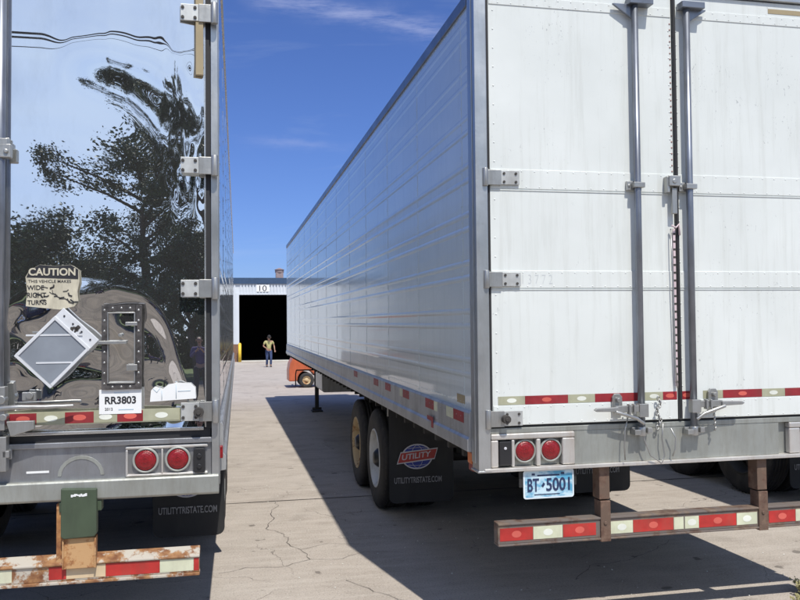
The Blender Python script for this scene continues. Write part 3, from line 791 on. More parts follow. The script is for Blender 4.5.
# conspicuity tape and decals on the left side rail
for (a, b, c) in ((0.22, 0.45, 1), (0.46, 0.62, 0), (0.96, 1.20, 1), (0.86, 0.95, 0), (1.75, 1.98, 1), (2.0, 2.1, 0), (2.5, 2.75, 1), (3.1, 3.35, 1), (4.4, 4.65, 1)):
    MB().box(-0.0215, -0.0200, YR + a, YR + b, 1.262, 1.328).build('side_tape', M['redtape'] if c else M['barwhite'], RT)
MB().box(-0.0022, -0.0005, YR + 0.26, YR + 0.43, 1.372, 1.425).build('tan_marking', M['tan'], RT)
MB().box(-0.034, -0.0325, YR + 0.93, YR + 1.10, 1.185, 1.215).box(-0.034, -0.0325, YR + 0.93, YR + 0.985, 1.14, 1.1845).build('dark_decal', M['redtape'], RT)

# ================================================================== the third trailer, beyond the white one
def copy_tree(o, parent=None):
    c = o.copy(); COL.objects.link(c)
    if parent is not None: c.parent = parent
    for k in list(o.children):
        if k.name.split('.')[0] in ('licence_plate', 'plate_bracket', 'safety_chain', 'scribble', 'dark_decal'): continue
        g = copy_tree(k, c)
        if parent is None and k.name.split('.')[0] in ('wheel', 'underframe', 'mud_flap'): g.location.y -= 0.45
    return c
R3 = copy_tree(RT)
R3.location = (3.98, VP + 0.10, 0); R3.rotation_euler = (0, 0, 0)
R3['label'] = 'third trailer mostly hidden behind the white one, only wheels and mud flap showing under it'
for k in R3.children:
    if k.name.startswith('wheel'):
        for q in k.children:
            if q.name.startswith('rim'):
                q.data = q.data.copy(); q.data.materials.clear(); q.data.materials.append(M['under'])
    if k.name.split('.')[0] in ('wheel', 'landing_leg'): k.location.z += {'wheel': 0.016, 'landing_leg': 0.155}[k.name.split('.')[0]]

# ================================================================== the polished trailer on the left
LX = -1.467 - W
LT = thing('semi_trailer', 'polished stainless semi trailer whose mirror-like doors reflect trees, nearest the left edge', 'semi trailer',
           (LX + 0.019, -0.45 + VP + 0.019, 0), (0, 0, -0.0075), 'semi trailers parked side by side')
trailer_shell(LT, True)
running_gear(LT, 0.0, (M['white_rim'], M['white_rim']))
for u0 in (0.03, W - 0.65): mud_flap(LT, u0 if u0 < 1 else W - 0.575, 2.65, 0.17, w=0.56)
X = lambda x: x - LX        # world x of the picture's measurements -> trailer coordinate
for s in (0, 1):
    f = (lambda x: x) if s == 0 else (lambda x: W - x)
    MB().box(f(0.0), f(0.034), YR - 0.014, YR + 0.105, 1.02, 3.89).box(f(-0.004), f(0.0), YR + 0.02, YR + 0.10, 1.05, 3.88).build('corner_post', M['post'], LT, 0.004)
MB().box(0.035, W - 0.035, YR - 0.012, YR + 0.1, 3.835, 3.89).build('header', M['post'], LT, 0.004)
MB().box(0.0345, 0.060, YR + 0.000, YR + 0.05, 1.33, 3.834).box(W - 0.060, W - 0.0345, YR + 0.0, YR + 0.05, 1.33, 3.834) \
    .box(1.290, 1.300, YR + 0.010, YR + 0.05, 1.33, 3.834).box(0.04, W - 0.04, YR + 0.006, YR + 0.05, 1.288, 1.329).build('door_seal', M['seal'], LT)

def smooth(a, b, x):
    t = max(0.0, min(1.0, (x - a) / (b - a))); return t * t * (3 - 2 * t)

CURVE = [(-2.16, 3.09), (-2.0, 3.07), (-1.85, 3.02), (-1.73, 2.93), (-1.66, 2.84)]
def dist_curve(x, z):
    best = 9; bt = 0
    for i in range(len(CURVE) - 1):
        ax, az = CURVE[i]; bx, bz = CURVE[i + 1]; dx, dz = bx - ax, bz - az
        t = max(0, min(1, ((x - ax) * dx + (z - az) * dz) / (dx * dx + dz * dz)))
        d = math.hypot(x - ax - dx * t, z - az - dz * t)
        if d < best: best = d; bt = (i + t) / (len(CURVE) - 1)
    return best, bt

def door_height_column(x, zs):
    """oil-canned stainless skin: returns outward bulge along a column of heights"""
    out = []; h = 0.0; pz = zs[0]
    for z in zs:
        dz = z - pz; pz = z
        d, t = dist_curve(x, z)
        amp = smooth(-2.30, -1.98, x) * 0.108
        slope = amp * math.exp(-(d / 0.105) ** 2)        # leans the sheet so the band looks down at the trees
        h += slope * dz
        out.append(h)
    return out

def skin_extra(x, z):
    v = 0.0
    # long easy waves everywhere
    v += 0.0035 * noise.noise(Vector((x * 1.7, z * 1.1, 3.1)))
    # nervous ripples beside the hinge side, mid height
    k = smooth(-1.80, -1.62, x) * smooth(2.35, 2.6, z) * (1 - smooth(3.15, 3.3, z))
    v += k * 0.0042 * noise.noise(Vector((x * 9, z * 5, 0.3)))
    v += k * 0.0012 * noise.noise(Vector((x * 28, z * 9, 8.3)))
    # the beaten lower part: large dents and rolls
    lo = 1 - smooth(0.86, 1.06, math.hypot((x + 2.12) / 0.46, (z - 1.46) / 0.62) + 0.10 * noise.noise(Vector((x * 3.1, z * 3.1, 9.0))))
    v += lo * 0.016 * noise.noise(Vector((x * 2.6 + 4, z * 3.0, 1.7)))
    v += lo * 0.0062 * noise.noise(Vector((x * 6.3, z * 7.5, 5.2)))
    v += lo * 0.0002 * noise.noise(Vector((x * 17, z * 19, 2.2)))
    v -= lo * 0.05 * max(0.0, 2.05 - z)
    # rolled bottom edge
    v += 0.066 * max(0.0, 1.374 - z)
    return v

def mirror_door(x0, x1, z0, z1, nx, nz, root):
    xs = [x0 + (x1 - x0) * i / nx for i in range(nx + 1)]; zs = [z0 + (z1 - z0) * j / nz for j in range(nz + 1)]
    vs = []; cols = []
    for x in xs:
        col = door_height_column(x, zs); cols.append([c + skin_extra(x, z) for c, z in zip(col, zs)])
    for i, x in enumerate(xs):
        for j, z in enumerate(zs):
            e = min(1.0, 8 * min((x - x0), (x1 - x)) / (x1 - x0) + 0.0)
            vs.append((X(x), YR + 0.012 - max(-0.034, min(0.044, cols[i][j] + 0.006)) , z))
    n = nz + 1
    fs = [(i * n + j, (i + 1) * n + j, (i + 1) * n + j + 1, i * n + j + 1) for i in range(nx) for j in range(nz)]
    m = MB(); m.v = vs; m.f = fs; m.mi = [0] * len(fs); m.sm = [True] * len(fs)
    o = m.build('door', M['mirror'], root)
    return o
MD = mirror_door(-2.756, -1.534, 1.335, 3.83, 190, 400, LT)
ML = mirror_door(-3.99, -2.768, 1.335, 3.83, 90, 160, LT)
MB().box(X(-2.757), X(-1.533), YR + 0.048, YR + 0.075, 1.334, 3.832).box(X(-3.992), X(-2.767), YR + 0.048, YR + 0.075, 1.334, 3.832).build('door_core', M['under'], LT)
MB().box(X(-1.534), X(-1.527), YR - 0.006, YR + 0.03, 1.335, 3.83).build('door_edge_trim', M['bright'], LT)
# hinges
for (w0, w1) in ((3.337, 3.426), (2.577, 2.662), (1.969, 2.058), (1.367, 1.462)):
    hinge(LT, X(-1.645), X(-1.470), w0, w1, YR - 0.034, True, last=(0.60, 0.94), knob=(w0 < 1.5))
    hinge(LT, 0.0, 0.175, w0, w1, YR - 0.034, False, knob=(w0 < 1.5))
MB().box(X(-1.572), X(-1.536), YR - 0.036, YR - 0.010, 3.074, 3.60).box(X(-1.80), X(-1.572), YR - 0.036, YR - 0.010, 3.565, 3.60).build('tan_marking', M['tan'], MD)
# lock rods near the middle
lock_rod(LT, X(-2.462), 1, wlo=1.235, hw=1.445, r=0.022)
lock_rod(LT, X(-3.07), -1, wlo=1.235, hw=1.445, r=0.022)
b = MB().box(X(-2.47), X(-2.41), YR - .07, YR - .03, 2.625, 2.69); b.cyl((X(-2.43), YR - .08, 2.655), (X(-2.43), YR - .06, 2.655), .011, 8)
b.build('rod_bracket', M['zinc'], LT, 0.008)
# lock hardware cluster at the lower left
b = MB().box(X(-2.53), X(-2.42), YR - .07, YR - .01, 1.17, 1.33).box(X(-2.49), X(-2.425), YR - .08, YR - .02, 1.36, 1.56)
b.cyl((X(-2.44), YR - .09, 1.50), (X(-2.44), YR - .03, 1.50), .02, 12).cyl((X(-2.43), YR - .09, 1.42), (X(-2.43), YR - .03, 1.42), .016, 12)
b.tube([(X(-2.45), YR - .08, 1.46), (X(-2.36), YR - .085, 1.465), (X(-2.25), YR - .08, 1.462), (X(-2.13), YR - .06, 1.463)], [.014, .012, .011, .008], 8)
b.prism([(X(-2.40), 1.33), (X(-2.30), 1.36), (X(-2.30), 1.40), (X(-2.42), 1.40)], lambda p, k: (p[0], YR - .075 + .03 * k, p[1]))
b.cyl((X(-2.325), YR - .06, 1.515), (X(-2.325), YR - .02, 1.515), .017, 12).box(X(-2.36), X(-2.30), YR - .045, YR - .02, 1.49, 1.53)
b.build('latch_hardware', M['zinc'], LT, 0.005)
SY = YR - 0.026      # decals sit on flat backing just off the wavy skin
# caution sticker, torn
cs = MB(); pts = [(-2.350, 1.932), (-2.29, 1.925), (-2.20, 1.915), (-2.135, 1.93), (-2.118, 1.955), (-2.122, 2.00), (-2.113, 2.05), (-2.118, 2.105), (-2.15, 2.128), (-2.22, 2.122), (-2.29, 2.128), (-2.335, 2.10), (-2.352, 2.07), (-2.345, 2.0)]
plate_xz(cs, [(X(a), b_) for a, b_ in pts], SY, SY + 0.012)
cso = cs.build('caution_sticker', M['caution'], LT)
cb = MB(); plate_xz(cb, [(X(a), b_) for a, b_ in ((-2.348, 2.068), (-2.118, 2.060), (-2.118, 2.105), (-2.15, 2.127), (-2.22, 2.121), (-2.29, 2.127), (-2.334, 2.099))], SY - .0015, SY - .0002)
for q in range(14):
    a = random.uniform(0, 2 * PI); cx, cz = random.uniform(-2.28, -2.14), random.uniform(1.94, 2.04); l = random.uniform(.01, .035)
    cb.tube([(X(cx), SY - .001, cz), (X(cx + l * math.cos(a)), SY - .001, cz + l * math.sin(a) * .6), (X(cx + l * 1.6 * math.cos(a + .4)), SY - .001, cz + l * math.sin(a + .4))], random.uniform(.0015, .004), 5)
cb.build('black_header', M['ink'], cso)
text('CAUTION', 'lettering', M['caution'], cso, (X(-2.338), SY - .003, 2.076), 0.208, 0.036, bold=0.03)
text('THIS VEHICLE MAKES', 'lettering', M['ink'], cso, (X(-2.340), SY - .0012, 2.042), 0.19, 0.014, bold=0.01)
text('WIDE', 'lettering', M['ink'], cso, (X(-2.345), SY - .0012, 2.008), 0.075, 0.022, bold=0.02)
text('RIGHT', 'lettering', M['ink'], cso, (X(-2.345), SY - .0012, 1.972), 0.085, 0.024, bold=0.02)
text('TURNS', 'lettering', M['ink'], cso, (X(-2.343), SY - .0012, 1.938), 0.085, 0.022, bold=0.02)
# tilted placard holder
T_, B_ = Vector((-2.181, 1.923)), Vector((-2.237, 1.544)); R_, L_ = Vector((-2.022, 1.768)), Vector((-2.418, 1.718))
L2 = T_ + (B_ - R_)             # true rectangle corner
ex = (R_ - T_).normalized(); ez = -(B_ - R_).normalized()      # ex along the flap edge, ez towards it
wd = (R_ - T_).length; hg = (B_ - R_).length
pc = lambda a, b_: (X(R_.x - ex.x * a - ez.x * b_), R_.y - ex.y * a - ez.y * b_)   # a: from R to T, b: down from flap edge
ph = MB(); plate_xz(ph, [pc(0, 0), pc(wd, 0), pc(wd, hg), pc(0, hg)], SY - .012, SY + .01, 0)
for (a0, a1, b0, b1) in ((0, wd, 0.052, 0.066), (0, wd, hg - .014, hg), (0, .014, .066, hg - .014), (wd - .014, wd, .066, hg - .014)):
    plate_xz(ph, [pc(a0, b0), pc(a1, b0), pc(a1, b1), pc(a0, b1)], SY - .020, SY - .0122, 0)
for k in range(4): ph.cyl(Vector((pc(.03 + k * (wd - .06) / 3, .025)[0], SY - .016, pc(.03 + k * (wd - .06) / 3, .025)[1])), Vector((pc(.03 + k * (wd - .06) / 3, .025)[0], SY - .0121, pc(.03 + k * (wd - .06) / 3, .025)[1])), .005, 8, mi=1)
pho = ph.build('placard_holder', [M['placard'], M['ink']], LT, 0.002)
pi_ = MB(); plate_xz(pi_, [pc(.016, .068), pc(wd - .016, .068), pc(wd - .016, hg - .016), pc(.016, hg - .016)], SY - .0145, SY - .0124)
pio = pi_.build('placard_panel', M['placard_in'], pho)
pb = MB()
for z in (1.795, 1.665): pb.box(X(-2.345 if z > 1.7 else -2.30), X(-2.095 if z > 1.7 else -2.14), SY - .017, SY - .0147, z - .004, z + .004)
pb.build('placard_bars', M['placard'], pho)
sc = MB()
for q in range(9):
    a, c_ = random.uniform(.08, .13), random.uniform(.02, .05); p = pc(a, c_); r = random.uniform(.003, .010)
    plate_xz(sc, [(p[0] + r * random.uniform(.5, 1.3) * math.cos(t * PI / 3), p[1] + r * random.uniform(.5, 1.3) * math.sin(t * PI / 3)) for t in range(6)], SY - .0135, SY - .0125)
sc.build('placard_scuffs', M['grime'], pho)
# vent door
vd = MB()
for (a0, a1, z0, z1) in ((-2.010, -1.985, 1.532, 1.935), (-1.855, -1.828, 1.532, 1.935), (-1.985, -1.855, 1.905, 1.935), (-1.985, -1.855, 1.532, 1.556)):
    vd.box(X(a0), X(a1), SY - .012, SY + .012, z0, z1, 0)
for k in range(8):
    z = 1.56 + k * .05
    for x in (-1.9975, -1.8415): vd.dome((X(x), SY - .012, z), (0, -1, 0), .0065, .004, 1)
for x in (-1.96, -1.92, -1.88):
    for z in (1.92, 1.544): vd.dome((X(x), SY - .012, z), (0, -1, 0), .0065, .004, 1)
for (a0, a1, z0, z1) in ((-1.984, -1.978, 1.560, 1.900), (-1.862, -1.856, 1.560, 1.900), (-1.978, -1.862, 1.894, 1.900), (-1.978, -1.862, 1.560, 1.566)):
    vd.box(X(a0), X(a1), SY - .018, SY, z0, z1, 1)
vdo = vd.build('vent_frame', [mat('vent_frame_dark', (0.13, 0.12, 0.115), 0.4, 0.6, var=0.4, scale=30), M['zinc']], LT, 0.0015)
vp = MB(); NXv, NZv = 24, 60
for i in range(NXv + 1):
    for j in range(NZv + 1):
        x = -1.978 + .116 * i / NXv; z = 1.566 + .328 * j / NZv
        vp.v.append((X(x), SY - .004 - .003 * noise.noise(Vector((x * 9, z * 6, 4))) - .055 * (z - 1.73), z))
vp.f = [(i * (NZv + 1) + j, (i + 1) * (NZv + 1) + j, (i + 1) * (NZv + 1) + j + 1, i * (NZv + 1) + j + 1) for i in range(NXv) for j in range(NZv)]
vp.mi = [0] * len(vp.f); vp.sm = [True] * len(vp.f)
vp.build('vent_door', M['mirror'], vdo)
vl = MB().box(X(-2.022), X(-1.895), SY - .034, SY - .019, 1.748, 1.764).cyl((X(-1.922), SY - .04, 1.79), (X(-1.922), SY - .018, 1.79), .009, 12)
MB().box(X(-1.90), X(-1.846), SY - .03, SY - .019, 1.835, 1.853).build('vent_hinge', M['zinc'], vdo, 0.002)
MB().box(X(-1.895), X(-1.846), SY - .028, SY - .019, 1.62, 1.650).build('vent_hinge', M['zinc'], vdo, 0.002)
vl.build('vent_latch', M['zinc'], vdo, 0.002)
# labels
lb = MB().box(X(-2.022), X(-1.829), SY, SY + .012, 1.415, 1.531).build('number_label', M['label'], LT)
text('RR3803', 'lettering', M['ink'], lb, (X(-1.996), SY - .0012, 1.462), 0.142, 0.036, bold=0.03)
text('2012', 'lettering', M['ink'], lb, (X(-1.996), SY - .0012, 1.432), 0.036, 0.013, bold=0.01)
m = MB().box(X(-1.955), X(-1.885), SY - .0012, SY - .0002, 1.513, 1.517).box(X(-1.935), X(-1.865), SY - .0012, SY - .0002, 1.433, 1.437)
m.build('label_print', M['paleink'], lb)
tl = MB(); plate_xz(tl, [(X(a), b_) for a, b_ in ((-1.790, 1.468), (-1.575, 1.478), (-1.578, 1.530), (-1.600, 1.552), (-1.665, 1.556), (-1.705, 1.548), (-1.730, 1.528), (-1.768, 1.540), (-1.785, 1.522))], SY, SY + .012)
tlo = tl.build('torn_label', M['label'], LT)
m = MB()
for pts in ([(-1.775, 1.53), (-1.758, 1.512), (-1.742, 1.535)], [(-1.735, 1.475), (-1.735, 1.52)], [(-1.668, 1.48), (-1.668, 1.548)], [(-1.66, 1.515), (-1.60, 1.517)]):
    m.tube([(X(a), SY - .0005, b_) for a, b_ in pts], .0016, 5)
m.build('label_print', M['paleink'], tlo)
# strip along the bottom of the door
tape(MD, [(X(-2.42), X(-2.30), 1), (X(-2.30), X(-2.175), 0), (X(-2.175), X(-2.046), 1), (X(-2.046), X(-1.94), 0), (X(-1.94), X(-1.822), 1), (X(-1.822), X(-1.652), 0)],
     SY + .004, 1.377, 1.429, TM)
MB().box(X(-2.75), X(-1.65), SY + .0042, SY + .012, 1.372, 1.434).build('tape_backing', M['whitetape'], MD)
# bottom lip of the door, sill, lights
MB().box(X(-2.75), X(-1.54), YR - 0.006, YR + 0.02, 1.322, 1.337).build('door_bottom_trim', M['bright'], MD, 0.002)
s = MB().box(0.035, W - 0.035, YR + 0.006, YR + 0.07, 1.105, 1.275)
s.box(0.035, W - 0.035, YR - 0.016, YR + 0.07, 1.262, 1.287)
s.build('rear_sill', steel('dull_sill_steel', (0.40, 0.41, 0.43), 0.4, (0.13, 0.12, 0.11), 0.6, 0.8), LT, 0.003)
fl = MB().prism([(-0.022, 1.108), (-0.030, 1.10), (-0.030, 1.022), (-0.02, 1.012), (0.06, 1.012), (0.06, 1.103)], lambda p, k: (0.0 + W * k, YR + p[0], p[1]))
fl.build('sill_lip', M['sill'], LT, 0.003)
ar = MB(); c = X(-2.108)
ring = [(c + rx * math.cos(t), 1.125 + rz * math.sin(t)) for rx, rz, ts in ((.105, .095, range(0, 13)), (.088, .078, range(12, -1, -1))) for t in [PI * q / 12 for q in ts]]
plate_xz(ar, ring, YR + .003, YR + .0062)
ar.build('embossed_arch', M['sill'], LT, 0.001)
MB().box(X(-2.35), X(-2.25), YR + .0035, YR + .0055, 1.145, 1.155).build('paint_splash', M['label'], LT)
for f, sg in ((lambda x: x, 1), (lambda x: W - x, -1)):
    b = MB()
    q0 = -1.467
    g_ = lambda x: f(q0 - x)
    for (a0, a1, z0, z1) in ((-1.905, -1.520, 1.240, 1.256), (-1.905, -1.893, 1.112, 1.239), (-1.740, -1.730, 1.112, 1.239), (-1.905, -1.520, 1.109, 1.122)):
        b.box(g_(a0), g_(a1), YR - .010, YR + .008, z0, z1)
    b.build('lamp_recess', M['lip'], LT, 0.006)
    for x in (-1.812, -1.662): lamp(LT, g_(x), YR - .002, 1.186, 0.050, M['ring'])
    lbx = MB(); x0, x1 = sorted((g_(-1.588), g_(-1.532)))
    plate_xz(lbx, rrect(x0, x1, 1.118, 1.236, .012), YR - .026, YR + .006)
    for z in (1.15, 1.20): lbx.cyl(((x0 + x1) / 2, YR - .034, z), ((x0 + x1) / 2, YR - .024, z), .012, 8)
    lbx.build('marker_lamp_box', M['black'], LT, 0.003)
MB().box(W + .001, W + .018, YR + .03, YR + .07, 1.175, 1.235).build('marker_light', M['redlens'], LT, 0.003)
MB().box(0.03, W - 0.12, YR + .05, YR + .10, 1.0, 1.011).build('sill_underside', M['under'], LT)
# guard with green brackets and rusty hangers
for x0 in (-2.186, -3.495):
    a = X(x0)
    g = MB(); g.prism([(a, .855), (a + .012, .843), (a + .148, .848), (a + .158, .862), (a + .158, 1.07), (a, 1.077)], lambda p, k: (p[0], YR - .055 + .05 * k, p[1]))
    g.box(a - .015, a + .175, YR - .02, YR + .04, .96, 1.01)
    g.build('step_bracket', M['green'], LT, 0.005)
    m = MB()
    for q in range(10): m.box(a + .045 + q * .007, a + .053 + q * .007, YR - .0565, YR - .0553, 1.035 + random.uniform(0, .008), 1.052 - random.uniform(0, .006))
    m.build('white_scrape', M['label'], LT)
    h = MB().box(a + .010, a + .150, YR - .036, YR + .03, .70, .842).box(a - .028, a + .006, YR - .01, YR + .08, .70, 1.0)
    h.box(a + .004, a + .012, YR - .044, YR - .01, .70, .842).box(a + .146, a + .154, YR - .044, YR - .01, .70, .842)
    h.build('guard_hanger', M['rustplate'], LT, 0.003)
g = MB().box(0.10, X(-1.562), YR - .012, YR + .05, .640, .7235)
g.prism([(-.022, .712), (-.022, .722), (.05, .752), (.06, .745), (.06, .712)], lambda p, k: (0.10 if k == 0 else X(-1.560), YR + p[0], p[1]))
g.box(0.10, X(-1.560), YR - .024, YR + .05, .626, .6395)
g.build('guard_bar', M['rusty'], LT, 0.003)
tape(LT, [(X(-2.70), X(-2.502), 1), (X(-2.50), X(-2.405), 0), (X(-2.245), X(-2.168), 1), (X(-2.168), X(-1.992), 4), (X(-1.992), X(-1.745), 1), (X(-1.745), X(-1.588), 0), (X(-1.587), X(-1.563), 1)],
     YR - .0122, .649, .708, [M['barwhite'], M['barred'], M['barwhite'], M['barred'], M['creamtape']], marks=False)

# ------------------------------------------------------------------ building
YB = 48.8
BD = thing('warehouse', 'pale metal warehouse with dark open loading door marked 10 and blue roof edge', 'warehouse', (0.6, YB, 0))
DX0, DX1, DZ = -1.47, 1.85, 4.38
w = MB()
w.box(-32, DX0, 0, 0.25, 0, 5.1); w.box(DX1, 34, 0, 0.25, 0, 5.1); w.box(DX0, DX1, 0, 0.25, DZ, 5.1)
x = -32
while x < 34:
    z0 = DZ + .02 if DX0 - .25 < x < DX1 + .1 else (0.0)
    if not (DX0 - .2 < x < DX0): w.box(x, x + .10, -.06, 0, z0, 5.09)
    x += 0.2
w.box(-32, -31.8, .25, 20, 0, 5.1).box(33.8, 34, .25, 20, 0, 5.1).box(-31.8, 33.8, 19.8, 20, 0, 5.1)
w.build('wall', M['wallsheet'], BD)
MB().box(-32.2, 34.2, -.12, .05, 5.1, 5.5).build('fascia', M['bluefascia'], BD)
MB().box(-32.2, 34.2, .06, 20.2, 5.2, 5.42).build('roof', M['roof'], BD)
MB().box(DX0 - .2, DX0, -.05, .3, 1.15, DZ + .12).box(DX1, DX1 + .2, -.05, .3, 0, DZ + .12).box(DX0, DX1, -.05, .3, DZ, DZ + .12).build('door_frame', M['wallsheet'], BD)
MB().box(DX0 - .5, DX0 - .001, -.08, .3, 0, 1.15).box(DX1 + .001, DX1 + .5, -.08, .3, 0, 1.15).build('brick_base', M['brick'], BD)
MB().box(DX0, DX1, -.04, 0.6, 0.004, 0.06).build('threshold', M['kerb'], BD)
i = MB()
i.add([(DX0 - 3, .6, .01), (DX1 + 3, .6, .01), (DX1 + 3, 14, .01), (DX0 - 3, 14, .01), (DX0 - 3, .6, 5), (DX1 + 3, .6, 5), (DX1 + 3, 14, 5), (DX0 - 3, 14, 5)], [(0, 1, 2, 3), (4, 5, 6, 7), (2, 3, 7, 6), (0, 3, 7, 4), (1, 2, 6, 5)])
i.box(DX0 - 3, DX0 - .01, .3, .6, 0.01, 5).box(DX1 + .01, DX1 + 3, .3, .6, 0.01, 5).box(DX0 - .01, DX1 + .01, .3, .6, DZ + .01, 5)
i.build('dark_interior', M['interior'], BD)  # room behind the opening, its shade put into the wall colour
pn = MB().box(-0.34, 0.50, -.085, -.061, 4.58, 5.04).build('number_panel', M['label'], BD)
text('10', 'lettering', M['ink'], pn, (-0.16, -.088, 4.62), 0.48, 0.38, bold=0.0)
v = MB().box(1.0, 1.5, 1.2, 1.7, 5.4, 5.95).cyl((1.25, 1.45, 5.95), (1.25, 1.45, 6.15), .3, 14).cyl((1.25, 1.45, 6.15), (1.25, 1.45, 6.28), .36, 14, .05)
v.build('roof_vent', M['ventm'], BD, 0.01)
bo = MB().cyl((0, 0, 0), (0, 0, 1.15), .10, 18).lathe([(1.15, .10), (1.2, .085), (1.235, .05), (1.245, 0.0)], (0, 0, 0), 'z', 18).build('bollard', M['yellow'])
bo.location = (-0.84, YB - .5, 0); tag(bo, 'yellow steel bollard at the left jamb of the warehouse door', 'bollard')

# ------------------------------------------------------------------ forklift seen side-on beyond the white trailer, counterweight to the left
FK = thing('forklift', 'orange forklift parked beyond the nose of the white trailer', 'forklift', (0.46, 22.0, 0))
b = MB(); 
prof = [(0.0, .28), (0.0, .55), (.03, .78), (.10, .95), (.25, 1.03), (.62, 1.03), (.68, .98), (.68, .62), (.62, .50), (.56, .36), (.52, .28)]
# arch cut for the wheel
arch = [(.58 + .30 * math.cos(math.radians(a)), .27 + .30 * math.sin(math.radians(a))) for a in range(20, 181, 16)]
outl = [(-.0, .22), (.0, .60), (.04, .82), (.13, .98), (.28, 1.05), (.78, 1.05), (.95, .98), (.95, .36)] + arch[0:] + [(.26, .22)]
b.prism(outl, lambda p, k: (p[0], 1.08 * k, p[1]))
b.build('counterweight', M['orange'], FK, 0.03)
b = MB().prism([(.96, .30), (.96, .95), (1.25, .95), (1.32, .48), (1.9, .48), (1.98, .85), (2.1, .85), (2.1, .30)], lambda p, k: (p[0], .05 + .98 * k, p[1]))
b.build('chassis', M['orange'], FK, 0.02)
g = MB()
for y in (.08, 1.0):
    g.tube([(.35, y, 1.04), (.45, y, 1.75), (.62, y, 2.1), (1.75, y, 2.12), (2.05, y, .85)], .028, 8)
for k in range(8): g.tube([(.65 + k * .155, .08, 2.11), (.65 + k * .155, 1.0, 2.11)], .016, 6)
g.build('overhead_guard', M['black'], FK)
MB().box(.85, 1.3, .3, .8, .95, 1.07).prism([(.82, 1.05), (.92, 1.05), (.86, 1.5), (.76, 1.5)], lambda p, k: (p[0], .3 + .5 * k, p[1])).build('seat', M['black'], FK, 0.02)
g = MB()
for y in (.3, .72): g.box(2.15, 2.27, y, y + .08, .08, 2.15)
for z in (.3, 1.2, 2.07): g.box(2.16, 2.26, .38, .72, z, z + .08)
for y in (.3, .68): g.box(2.28, 2.33, y, y + .11, .06, .6); g.box(2.33, 3.35, y, y + .11, .06, .1)
g.build('mast', M['black'], FK, 0.01)
for (x, r) in ((.58, .25), (1.75, .31)):
    for y, s in ((.02, 1), (.86, 1)):
        e = bpy.data.objects.new('wheel', None); COL.objects.link(e); e.parent = FK; e.location = (x, y, r)
        MB().lathe([(0.0, r * .55), (-.01, r * .75), (0.0, r * .93), (.03, r), (.17, r), (.2, r * .93), (.21, r * .75), (.2, r * .55)], (0, 0, 0), 'y', 30).build('tyre', M['rubber'], e)
        MB().lathe([(0.0, r * .56), (.03, r * .5), (.05, r * .3), (.02, r * .26), (.01, r * .12), (.01, 0)], (0, 0, 0), 'y', 24).build('rim', M['yellow_rim'], e)

# ------------------------------------------------------------------ people
def skinned(name, pts, edges, m, root_i=0, lvl=2, parent=None):
    me = bpy.data.meshes.new(name); me.from_pydata([p[:3] for p in pts], edges, []); me.update()
    o = bpy.data.objects.new(name, me); COL.objects.link(o)
    md = o.modifiers.new('skin', 'SKIN'); md.use_smooth_shade = True; md.branch_smoothing = 0.6
    sv = me.skin_vertices[0].data
    for i, p in enumerate(pts):
        r = p[3]; sv[i].radius = (r, p[4] if len(p) > 4 else r); sv[i].use_root = (i == root_i)
    s = o.modifiers.new('sub', 'SUBSURF'); s.levels = lvl; s.render_levels = lvl
    bpy.context.view_layer.update()
    em = bpy.data.meshes.new_from_object(o.evaluated_get(bpy.context.evaluated_depsgraph_get()))
    bpy.data.objects.remove(o)
    em.name = name
    for p in em.polygons: p.use_smooth = True
    em.materials.clear(); em.materials.append(m)
    r = bpy.data.objects.new(name, em); COL.objects.link(r)
    if parent is not None: r.parent = parent
    return r

